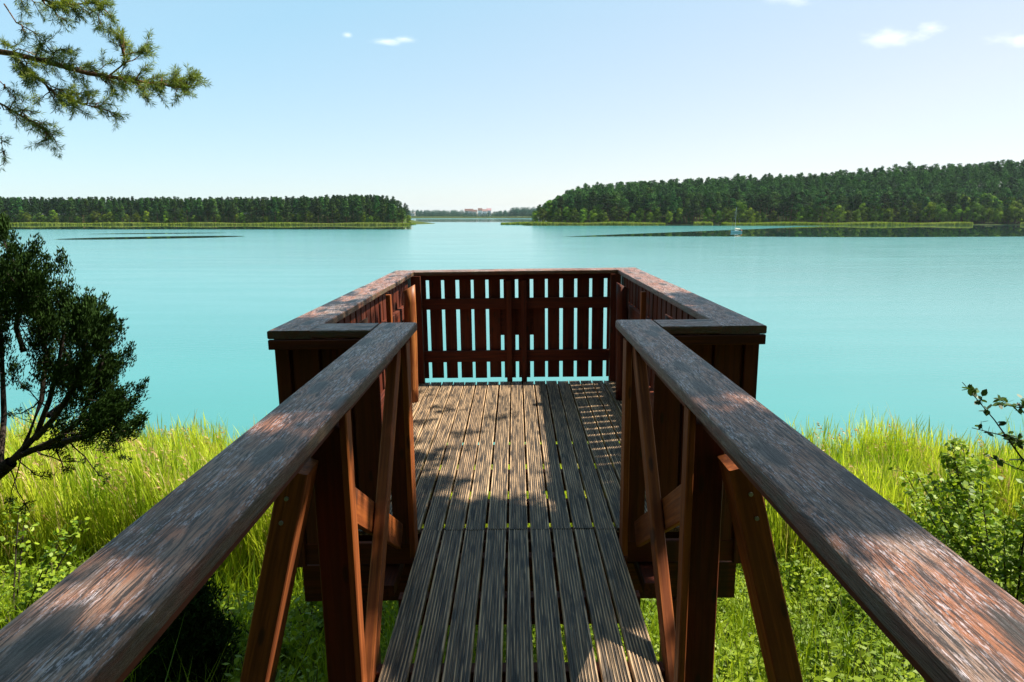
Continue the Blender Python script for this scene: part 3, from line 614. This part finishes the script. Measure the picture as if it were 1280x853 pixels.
# ------------------------------------------------------------------ near reeds
def reeds(name, n, xr, yr, lab, dens=None):
    X = rng.uniform(*xr, n); Y = rng.uniform(*yr, n)
    if dens is not None: k = dens(X, Y) > rng.random(n); X, Y = X[k], Y[k]; n = len(X)
    Zb = np.maximum(ground(X, Y), -.15); H = rng.uniform(1.25, 1.95, n)*(1+.10*np.sin(X*1.3+Y)+.08*np.sin(X*3.7))*np.interp(Zb, [0, 1], [1, .85])
    lean = rng.normal(size=(n, 2))*.075+np.array((-.02, -.01)); acc = Acc()
    base = np.stack([X, Y, Zb], 1); top = base+np.stack([lean[:, 0]*H, lean[:, 1]*H, H], 1)
    ang = rng.uniform(0, 3.14, n); s = np.stack([np.cos(ang), np.sin(ang)*.6, np.zeros(n)], 1)*.0055
    acc.add(np.stack([base-s, base+s, top+s*.5, top-s*.5], 1).reshape(-1, 3), np.arange(4*n).reshape(n, 4))
    K = 6; dead = rng.random(n) < .10
    for k in range(K):
        f = rng.uniform(.28 if k < 3 else .5, 1.0, n)[:, None]; st = base+(top-base)*f; a = rng.uniform(0, 6.283, n)
        up = rng.uniform(1.6, 5.5, n); D = np.stack([np.cos(a)-.08, np.sin(a), up], 1); D /= np.linalg.norm(D, axis=1)[:, None]
        Ln = (rng.uniform(.28, .55, n))[:, None]; droop = rng.uniform(.0, .22, n)[:, None]; out = np.stack([np.cos(a), np.sin(a), np.zeros(n)], 1)
        p1 = st+D*Ln*.5; p2 = p1+(D*(1-droop)+out*droop*.8-np.array((0, 0, .5))*droop)*Ln*.5
        w = np.stack([-np.sin(a), np.cos(a), np.zeros(n)], 1)*rng.uniform(.0035, .0085, n)[:, None]
        tn = np.where(dead, 1.0, np.clip(rng.random(n)*.65+.2*f[:, 0], 0, .85))
        V = np.stack([st-w*.5, st+w*.5, p1+w, p1-w, p2+w*.12, p2-w*.12], 1).reshape(-1, 3); i = np.arange(n)*6
        F = np.concatenate([np.stack([i, i+1, i+2, i+3], 1), np.stack([i+3, i+2, i+4, i+5], 1)]); acc.add(V, F, np.repeat(tn, 6))
    # plumes
    pk = np.where(rng.random(n) < .05)[0]; q = len(pk)
    for r_ in range(9):
        c = top[pk]+rng.normal(size=(q, 3))*.008+np.array((-.012, 0, .02))*r_; D = rvec(q)*.5+np.array((-.7, 0, .3)); D /= np.linalg.norm(D, axis=1)[:, None]
        V, F = leaves(c, D, rvec(q), rng.uniform(.05, .10, q), .022); acc.add(V, F, mi=1)
    o = link(name, acc.mesh(name, [M['reed'], M['plume']])); tag(o, lab, 'reeds', kind='stuff')
reeds('reed_bed', 36000, (-12.5, .5), (7.3, 13.2), 'tall yellow-green reeds between the left handrail and the water', lambda X, Y: np.clip((Y-6.9-.25*np.sin(X*2))/.8, 0, 1)*np.clip((13.0+.35*np.sin(X*1.7)-Y)/.5, 0, 1)*np.where(X > -1.5, .55, 1))
reeds('reed_bed', 28000, (.5, 12.5), (7.6, 13.2), 'tall green reeds between the right handrail and the water', lambda X, Y: np.clip((Y-8.2-.4*np.sin(X*1.3))/1.0, 0, 1)*np.clip((12.6+.35*np.sin(X*1.9)-Y)/.5, 0, 1))
# ------------------------------------------------------------------ undergrowth
def mound(X, Y): return .42+.28*np.sin(X*1.9+1)*np.sin(Y*1.6)+.16*np.sin(X*4.7)*np.sin(Y*4.1+2)
def undergrowth(name, n, xr, yr, lab, hs=1.0, dens=None):
    X = rng.uniform(*xr, n); Y = rng.uniform(*yr, n)
    if dens is not None: k = dens(X, Y) > rng.random(n); X, Y = X[k], Y[k]; n = len(X)
    # leaves gathered on sprigs
    ns = n//14; sx_ = X[:ns]; sy_ = Y[:ns]; g = ground(sx_, sy_); hh = np.maximum(.12, mound(sx_, sy_))*hs*rng.uniform(.6, 1.3, ns)
    base = np.stack([sx_, sy_, g], 1); tip = base+np.stack([rng.normal(size=ns)*.16, rng.normal(size=ns)*.16-.03, hh], 1)
    acc = Acc(); s = rvec(ns)*.0035; acc.add(np.stack([base-s, base+s, tip+s, tip-s], 1).reshape(-1, 3), np.arange(4*ns).reshape(ns, 4), mi=1)
    tone_s = rng.random(ns)
    for k in range(14):
        f = (.25+.75*(k+.5)/14+rng.uniform(-.04, .04, ns))[:, None]; c = base+(tip-base)*f; a = k*2.4+rng.uniform(-.5, .5, ns)
        D = np.stack([np.cos(a), np.sin(a), rng.uniform(-.15, .65, ns)], 1); D /= np.linalg.norm(D, axis=1)[:, None]
        N = np.stack([rng.normal(size=ns)*.35, rng.normal(size=ns)*.35, np.ones(ns)], 1); L_ = rng.uniform(.045, .085, ns)*(1.15-.3*f[:, 0])
        V, F = leaves(c+D*.015, D, N, L_, L_*rng.uniform(.42, .6, ns)); acc.add(V, F, np.repeat(np.clip(tone_s*.7+rng.random(ns)*.4-.05, 0, 1), 4))
    o = link(name, acc.mesh(name, [M['under'], M['under_stem']])); tag(o, lab, 'undergrowth', kind='stuff')
undergrowth('undergrowth', 150000, (.7, 9.5), (1.6, 9.4), 'leafy green undergrowth on the bank right of the walkway')
undergrowth('undergrowth', 110000, (-8, .7), (1.8, 8.4), 'leafy green undergrowth on the bank left of and under the walkway', .85)
undergrowth('undergrowth', 60000, (-12, 12), (-8, 1.8), 'leafy undergrowth on the slope beside the near walkway', .7, lambda X, Y: (np.abs(X) > 1.0)*1.0)
# grass blades in the undergrowth
n = 26000; X = rng.uniform(-8, 9.5, n); Y = rng.uniform(1.8, 9.5, n); g = ground(X, Y); H = rng.uniform(.3, .85, n)
base = np.stack([X, Y, g], 1); ln = rng.normal(size=(n, 2))*.22; mid_ = base+np.stack([ln[:, 0]*H*.35, ln[:, 1]*H*.35, H*.6], 1); tip = base+np.stack([ln[:, 0]*H*1.3, ln[:, 1]*H*1.3, H*.95], 1)
w = np.stack([rng.normal(size=n), rng.normal(size=n)*.5, np.zeros(n)], 1); w = w/np.linalg.norm(w, axis=1)[:, None]*.0045
V = np.stack([base-w, base+w, mid_+w, mid_-w, tip+w*.1, tip-w*.1], 1).reshape(-1, 3); i = np.arange(n)*6
F = np.concatenate([np.stack([i, i+1, i+2, i+3], 1), np.stack([i+3, i+2, i+4, i+5], 1)])
tag(link('grass', np_mesh('grass', V, F, M['under'], np.repeat(rng.random(n), 6))), 'long green grass blades growing through the undergrowth', 'grass', kind='stuff')
# ------------------------------------------------------------------ shrubs and near trees
def leafy_shrub(name, base, branches, leafn, leafL, mat, label, cat, spread=.12, group=None, stem_r=.010, wid=.7):
    """branches = list of polylines (world points); leaves on short twigs round them"""
    e = empty(name, base); tag(e, label, cat, group); S_ = Acc(); L_ = Acc(); o = np.array(base)
    for br in branches:
        br = np.array(br); V, F = tube(br, stem_r, stem_r*.25, 5); S_.add(V, F)
        for j in range(leafn):
            f = rng.uniform(.25, 1); p = along(br, f); d = rvec(1)[0]; d[2] = abs(d[2])*.6; q = p+d*rng.uniform(.3, 1)*spread
            V, F = tube([p, q], stem_r*.22, stem_r*.12, 3); S_.add(V, F); m_ = 4
            c = p+(q-p)*rng.uniform(.4, 1.05, (m_, 1)); D = rvec(m_); N = rvec(m_)*.6+np.array((0, 0, 1)); l_ = leafL*rng.uniform(.6, 1.2, m_)
            sv = np.cross(D, N); sv /= np.linalg.norm(sv, axis=1)[:, None]; W_ = (l_*wid)[:, None]; l2 = l_[:, None]
            V = np.stack([c, c+D*l2*.25+sv*W_*.42, c+D*l2*.62+sv*W_*.46, c+D*l2, c+D*l2*.62-sv*W_*.46, c+D*l2*.25-sv*W_*.42], 1).reshape(-1, 3); i_ = np.arange(m_)*6
            F = np.concatenate([np.stack([i_, i_+1, i_+4, i_+5], 1), np.stack([i_+1, i_+2, i_+3, i_+4], 1)]); L_.add(V, F, np.repeat(rng.random(m_), 6))
    link('stem', S_.mesh('stem', M['bark_dark'], o), e); link('foliage', L_.mesh('foliage', mat, o), e); return e
# leafy twigs hanging into the right edge, growing from a shrub on the bank
Yt = 4.6; bs = P(1400, 900, Yt); bs[2] = float(ground(bs[0], Yt))
def PP(lst, Y): return [P(a, b, Y+(0 if len(c) == 0 else c[0])) for a, b, *c in lst]
brs = [[bs]+PP([(1330, 640), (1275, 570), (1243, 525), (1203, 478)], Yt), [bs]+PP([(1340, 620), (1290, 560), (1255, 545), (1215, 535)], Yt),
       [bs]+PP([(1350, 600), (1300, 540), (1275, 510), (1248, 505)], Yt), [bs]+PP([(1380, 650), (1310, 600), (1270, 585), (1235, 570)], Yt), [bs]+PP([(1380, 560), (1320, 520), (1290, 500)], Yt)]
leafy_shrub('leafy_shrub', bs, brs, 17, .055, M['darkleaf'], 'dark leafy shrub reaching its twigs up from the right edge over the water', 'shrub', .13)
def round_shrub(px, py, Y, h, n, label, mat, leafL=.055, spread=.17, nb=16):
    b0 = P(px, py, Y); b0[2] = float(ground(b0[0], Y)); brs = []
    for i in range(nb):
        a = rng.uniform(0, 6.283); t_ = b0+np.array((math.cos(a)*h*rng.uniform(.15, .7), math.sin(a)*h*rng.uniform(.15, .6), h*rng.uniform(.5, 1.05)))
        brs.append(curve(b0, t_, (math.cos(a)*.1, math.sin(a)*.1, .12), 6))
    return leafy_shrub('leafy_shrub', b0, brs, n, leafL, mat, label, 'shrub', spread)
round_shrub(1275, 760, 5.6, 1.95, 60, 'dense green shrub at the right edge below the dark twigs', M['shrubleaf'], nb=44)
round_shrub(1200, 790, 6.4, 1.35, 60, 'low bushy green shrub in front of the reeds near the right edge', M['shrubleaf'], nb=30)
round_shrub(1010, 760, 6.2, .9, 30, 'small bright shrub beside the right handrail brace', M['under'], .06, nb=14)
round_shrub(8, 760, 5.3, 1.15, 26, 'small sparse shrub at the left edge above the handrail', M['shrubleaf'], .05, nb=14)
round_shrub(375, 850, 4.9, .8, 30, 'small green shrub between the left brace and the platform post', M['under'], .06, nb=14)
# ---- junipers
def spray(acc, c, r, n, dirv, size=.035):
    """a tuft of scale-leaf twiglets pointing along dirv"""
    d = rvec(n); p = c+d*(rng.random(n)**.5)[:, None]*r*np.array((1, 1, .8)); D = rvec(n)*.75+dirv; D /= np.linalg.norm(D, axis=1)[:, None]
    tn = np.clip(.15+.5*rng.random(n)+.35*(d[:, 2] > .3), 0, 1)
    V, F = leaves(p, D, rvec(n), size*rng.uniform(.6, 1.4, n), size*.32); acc.add(V, F, np.repeat(tn, 4))
jb = P(-75, 720, 4.3); jb[2] = float(ground(jb[0], 4.3))
je = empty('juniper_tree', jb); tag(je, 'dark juniper tree with bare crooked branches at the left edge', 'juniper'); T = Acc(); Fo = Acc()
def jp(lst): return [P(a, b, 4.3+(c[0] if c else 0)) for a, b, *c in lst]
trunk = [jb]+jp([(-45, 640), (-10, 596), (14, 578)])
V, F = tube(trunk, .075, .042, 9); T.add(V, F)
J = [[(0, 590), (30, 560), (52, 500, .1), (58, 440, .1), (44, 390, .1), (24, 345), (4, 300)],
     [(14, 578), (45, 545), (62, 500), (74, 450), (80, 415), (76, 385), (68, 372)],
     [(20, 572), (70, 550, -.1), (100, 525, -.1), (118, 485, -.1), (128, 450, -.1), (136, 425, -.1)],
     [(30, 565), (80, 555, .15), (114, 537, .2), (136, 502, .2), (143, 470, .2)],
     [(0, 590), (5, 520, .2), (2, 440, .2), (0, 390, .2), (-10, 330, .2), (-22, 290, .2)],
     [(45, 548), (70, 520, -.2), (92, 485, -.25), (104, 450, -.25), (108, 415, -.25), (102, 398, -.2)],
     [(60, 520, .1), (85, 500, .3), (95, 465, .35), (70, 420, .35), (50, 380, .3), (32, 335, .2)],
     [(0, 590), (-10, 480), (-30, 400), (-20, 350)], [(30, 440), (20, 410), (26, 370, -.2), (30, 340, -.2)],
     [(80, 552), (110, 545, -.2), (130, 527, -.25), (140, 522, -.25)]]
for pl in J:
    q = np.array(jp(pl)); V, F = tube(q, .022, .006, 6); T.add(V, F)
    m_ = 18
    for j in range(m_):
        f = .34+.66*(j+rng.random())/m_; c = along(q, f); dv = along(q, min(1, f+.05))-along(q, max(0, f-.08)); dv = dv/(np.linalg.norm(dv)+1e-6)
        c2 = c+rvec(1)[0]*rng.uniform(.03, .25)*np.array((1, 1, .8)); V, F = tube([c, c2], .004, .002, 3); T.add(V, F)
        up_ = dv*.6+np.array((.22, 0, .42)); 
        for pz in range(7): spray(Fo, c2+up_*(.026*pz)+rvec(1)[0]*.012, .088*(1-pz/9), int(78*(1-pz/9)), up_*1.3, .026)
        spray(Fo, c2+up_*.09, .035, 80, up_*1.4, .022)
# lower drooping sparse twigs
for (a, b_), (c_, d_) in (((40, 560), (100, 578)), ((20, 572), (60, 600)), ((110, 520), (150, 552)), ((130, 520), (160, 575)), ((80, 545), (135, 600)), ((70, 555), (85, 590)), ((150, 490), (178, 520)), ((60, 510), (20, 470)), ((50, 500), (10, 520)), ((30, 560), (5, 640)), ((10, 580), (45, 655))):
    q = curve(P(a, b_, 4.3), P(c_, d_, 4.2+rng.uniform(-.2, .2)), (0, 0, -.03), 6, .008); V, F = tube(q, .006, .0018, 4); T.add(V, F)
    for j in range(5):
        f = rng.uniform(.2, .95); c = along(q, f); c2 = c+rvec(1)[0]*.07; V, F = tube([c, c2], .002, .001, 3); T.add(V, F)
    for j in range(4): c = along(q, rng.uniform(.6, 1))+rvec(1)[0]*.03; spray(Fo, c, .028, 34, np.array((.5, 0, .1)), .022)
for k in range(70):                                     # bare twiglets in the crown's lower half
    pl = J[rng.integers(0, 6)]; q = np.array(jp(pl)); c = along(q, rng.uniform(.1, .6)); d = rvec(1)[0]*rng.uniform(.08, .28); V, F = tube(curve(c, c+d, (0, 0, .02), 5, .006), .003, .001, 3); T.add(V, F)
link('trunk', T.mesh('trunk', M['bark_dark'], jb, True), je); link('crown', Fo.mesh('crown', M['juniper'], jb), je)
# juniper bush below the left handrail
b2 = P(232, 900, 3.9); b2[2] = float(ground(b2[0], 3.9)); jb2 = empty('juniper_bush', b2); tag(jb2, 'dense dark juniper bush under the left handrail', 'juniper bush'); T = Acc(); Fo = Acc()
tipz = P(240, 722, 3.9)[2]
for k in range(34):
    a = rng.uniform(0, 6.283); hz = rng.uniform(.3, 1.0)**rng.uniform(.6, 1.6); top = b2+np.array((math.cos(a)*.42*(1.15-hz*.85), math.sin(a)*.4*(1.15-hz*.85), (tipz-b2[2])*hz)); q = curve(b2, top, (math.cos(a)*.08, math.sin(a)*.08, .02), 6, .01)
    V, F = tube(q, .012, .004, 5); T.add(V, F)
    for j in range(13):
        f = .25+.75*j/12; c = along(q, f)+rvec(1)[0]*.07; spray(Fo, c, .08, 75, np.array((math.cos(a)*.4, math.sin(a)*.4, .9)), .04)
link('stem', T.mesh('stem', M['bark_dark'], b2), jb2); link('foliage', Fo.mesh('foliage', M['juniper'], b2), jb2)
# ---- pine whose boughs reach into the upper left corner
Yp = 6.0; pb = np.array((-8.6, 5.6, 0.)); pb[2] = float(ground(pb[0], pb[1]))
pe = empty('pine_tree', pb); tag(pe, 'nearby pine whose needled boughs hang into the upper left corner', 'pine tree'); T = Acc(); Nd = Acc(); Br = Acc()
V, F = tube(curve(pb-np.array((0, 0, .3)), pb+np.array((.3, .2, 15)), (.1, 0, 0), 9), .24, .10, 10); T.add(V, F)
def needles(c, dv, n, L=.055):
    dv = dv/(np.linalg.norm(dv)+1e-6); D = rvec(n)*.8+dv*.75; D /= np.linalg.norm(D, axis=1)[:, None]; st = c+dv*rng.uniform(-.06, .05, (n, 1))
    V, F = leaves(st, D, rvec(n), L*rng.uniform(.7, 1.2, n), .0042); Nd.add(V, F, np.repeat(np.clip(rng.random(n)*.7+.3*(D[:, 2] > 0), 0, 1), 4))
def bough(pl, r0, r1, twigs, f0=.2, tl=.5, dens=1.0, start=None):
    q = [P(a, b, Yp+(c[0] if c else 0)) for a, b, *c in pl]
    if start is not None: q = [np.array(start)]+q
    q = np.array(q); V, F = tube(q, r0, r1, 7); Br.add(V, F)
    for j in range(twigs):
        f = f0+(1-f0)*(j+rng.random())/twigs; p = along(q, f); dv = along(q, min(1, f+.03))-along(q, max(0, f-.03)); dv /= np.linalg.norm(dv)+1e-9
        d = dv*.8+rvec(1)[0]*np.array((.7, 1, .75)); d /= np.linalg.norm(d); l_ = tl*rng.uniform(.25, 1)*(1.15-.65*f); e_ = p+d*l_; tw = curve(p, e_, (0, 0, rng.uniform(-.03, .05)), 5, .01)
        V, F = tube(tw, .006, .0025, 4); Br.add(V, F)
        for k in range(max(1, int(5*l_/.3))):
            g_ = rng.uniform(.35, 1); c = along(tw, g_); d2 = d+rvec(1)[0]*.9; d2 /= np.linalg.norm(d2); c2 = c+d2*rng.uniform(.02, .1); V, F = tube([c, c2], .003, .002, 3); Br.add(V, F); needles(c2, d2, int(62*dens))
        needles(e_, d, int(80*dens))
tk = lambda z: (pb[0]+.2, pb[1]+.15, z)
bough([(-30, 60), (20, 68), (60, 78), (110, 92), (150, 98), (180, 103), (212, 107), (233, 112)], .030, .006, 62, .22, .31, start=tk(8.2))
bough([(10, 66), (45, 95, -.1), (70, 118, -.1), (95, 128, -.1), (138, 139, -.1)], .012, .004, 32, .05, .24)
bough([(135, 96), (155, 80), (155, 62), (152, 50)], .008, .003, 9, .2, .20)
bough([(150, 70), (168, 66), (186, 65)], .004, .002, 4, .5, .10)
bough([(-20, -28), (30, -12), (60, 2), (85, 6), (118, 4), (128, 12)], .014, .004, 34, .25, .26, start=tk(9.0))
bough([(5, 5), (20, 28), (45, 42), (60, 60)], .006, .003, 9, .3, .16, .6)
bough([(-25, 118), (5, 132), (30, 147), (50, 156), (66, 178)], .013, .003, 26, .3, .20, .7, start=tk(7.3))
bough([(-10, 92), (10, 112), (20, 125)], .005, .002, 5, .2, .15, .35)
bough([(-15, 170), (2, 180), (8, 205)], .004, .002, 5, .3, .10, .35)
for z_, a_ in ((7.5, 2.2), (8.6, 3.4), (9.5, 1.2), (10.3, 2.8), (11.2, 4.6), (12, .4), (12.8, 2.2), (13.4, 3.9)):      # the tree's other boughs, outside the frame
    c0 = np.array(tk(z_)); q = curve(c0, c0+np.array((math.cos(a_)*2.0, math.sin(a_)*1.9, .5)), (0, 0, .2), 6); V, F = tube(q, .04, .01, 6); Br.add(V, F)
    for j in range(16): p = along(q, rng.uniform(.4, 1))+rvec(1)[0]*.25; needles(p, rvec(1)[0], 40)
link('trunk', T.mesh('trunk', M['bark_pine'], pb, True), pe); link('branch', Br.mesh('branch', M['bark_pine'], pb, True), pe); link('crown', Nd.mesh('crown', M['needle'], pb), pe)
# ---- tree right of and above the walkway: its crown throws the dappled shade
tb = np.array((6.4, -1.2, 0.)); tb[2] = float(ground(tb[0], tb[1]))
te = empty('broadleaf_tree', tb); tag(te, 'tall leafy tree beside the walkway that shades its boards', 'tree'); T = Acc(); Lf = Acc()
V, F = tube(curve(tb-np.array((0, 0, .3)), tb+np.array((-.6, .8, 10.5)), (.2, 0, 0), 9), .22, .10, 10); T.add(V, F)
LIT = [(.68, .60, .55, .24, .42), (-.70, .40, .55, .12, .20), (-.62, .95, .55, .05, .14), (-.03, 1.75, 1.71, .07, .10), (-.60, 1.7, .55, .03, .07),      # x, y, level q, half sizes: where the sun reaches
       (-.62, 2.08, 1.2, .20, .34), (-.80, 2.08, 1.5, .22, .3), (-.56, 3.1, 1.2, .12, .2),
       (-.15, 5.75, 1.71, .34, .95), (-.65, 5.6, 1.71, .45, .85), (.08, 4.9, 1.71, .16, .6), (-.35, 4.5, 1.71, .10, .25), (-.97, 5.9, 1.1, .15, .4), (-.2, 4.05, 1.71, .08, .15), (.40, 2.1, 1.71, .12, .2), (-.50, 1.9, 1.71, .07, .3),
       (.75, 5.6, 1.71, .3, .9), (1.14, 5.2, .56, .16, .30), (1.12, 6.6, .56, .3, .12), (.2, 6.74, .56, .9, .12), (-1.14, 5.25, .56, .14, .22), (-1.05, 5.0, 1.45, .1, .6), (-1.14, 3.85, .56, .05, .1)]
def lit(c, mar):
    for x, y, q, rx, ry in LIT:
        p = c-SUNV*((c[2]-Z(q))/SUNV[2])
        if ((p[0]-x)/(rx+mar))**2+((p[1]-y)/(ry+mar))**2 < 1: return True
    return False
def shade(n, xr, yr, q, tr=(5.0, 7.5), nl=46, rad=.22, size=.10):
    for _ in range(n):
        c = np.array((rng.uniform(*xr), rng.uniform(*yr), Z(q)))+SUNV*rng.uniform(*tr)
        if lit(c, rad*1.05): continue
        if rng.random() < .5:
            q_ = curve(tb+np.array((-.5, .7, rng.uniform(6, 10))), c, (0, 0, .5), 9, .04)
            if not any(lit(k_, .10) for k_ in q_[2:]): V, F = tube(q_, .02, .006, 4); T.add(V, F)
        d = rvec(nl); p = c+d*(rng.random(nl)**.5)[:, None]*rad; V, F = leaves(p, rvec(nl), rvec(nl)*.8+SUNV, size*rng.uniform(.7, 1.3, nl), size*.7); Lf.add(V, F)
shade(620, (-1.6, 1.6), (-.6, 3.6), .56); shade(260, (-.95, -.4), (-.6, 3.6), .56, rad=.15, nl=34); shade(200, (.4, .95), (.9, 3.6), .56, rad=.15, nl=34)
shade(420, (-1.6, 1.9), (-.6, 4.3), 1.2, rad=.16, nl=34)
shade(160, (-1.6, 1.9), (3.4, 5.2), .8, rad=.17, nl=34)
shade(40, (-1.5, 1.9), (4.4, 6.9), .9, rad=.13, nl=26)
for (x_, y_) in ((-.75, 5.2), (-.45, 5.05), (-.62, 5.75), (-.9, 6.2), (-.15, 5.45), (-.8, 4.8), (-.5, 4.6)):   # small clumps that dapple the sunny part of the deck
    for _ in range(2):
        c = np.array((x_+rng.normal()*.05, y_+rng.normal()*.08, Z(1.71)))+SUNV*rng.uniform(6.5, 8.5)
        nl = 11; d = rvec(nl); p = c+d*(rng.random(nl)**.5)[:, None]*np.array((.12, .07, .1)); V, F = leaves(p, rvec(nl), rvec(nl)*.8+SUNV, .09, .06); Lf.add(V, F)
link('trunk', T.mesh('trunk', M['bark'], tb, True), te); link('crown', Lf.mesh('crown', M['canopy'], tb), te)

# ---- unseen wood on the land side, added to block skylight and darken shade
bw = []
for _ in range(150):
    x_ = rng.uniform(-30, 26); y_ = rng.uniform(-26, 4)
    if y_ > -4.5 and (x_ > -10): continue
    if y_ > -2 and x_ > -9.5: continue
    bw.append((x_, y_, rng.uniform(11, 17)))
merge_wood('unseen_shade_wood', bw, 'unseen wood added behind the walkway to block skylight', [(np.concatenate(c.V), np.concatenate(c.F), np.concatenate(c.T)) for c in (leafy_meshes(0, .7)[1], leafy_meshes(1, .7)[1])], M['far_leaf'], 11.0)

# ---- the air over the lake
hz = bpy.data.meshes.new('haze'); x0, x1, y0, y1, z0, z1 = -4700., 4700., -320., 7100., -6., 75.
hz.from_pydata([(x, y, z) for z in (z0, z1) for y in (y0, y1) for x in (x0, x1)], [], [(0, 2, 3, 1), (4, 5, 7, 6), (0, 1, 5, 4), (2, 6, 7, 3), (0, 4, 6, 2), (1, 3, 7, 5)])
t = NT('thin_lake_haze'); v = t.n('ShaderNodeVolumePrincipled'); v.inputs['Color'].default_value = (.80, .90, 1, 1); v.inputs['Density'].default_value = .00005; v.inputs['Anisotropy'].default_value = .2
t.l(v.outputs[0], t.out.inputs[1]); hz.materials.append(t.m); tag(link('haze', hz), 'thin pale haze over the lake', 'haze', kind='stuff')
S.cycles.volume_bounces = 0
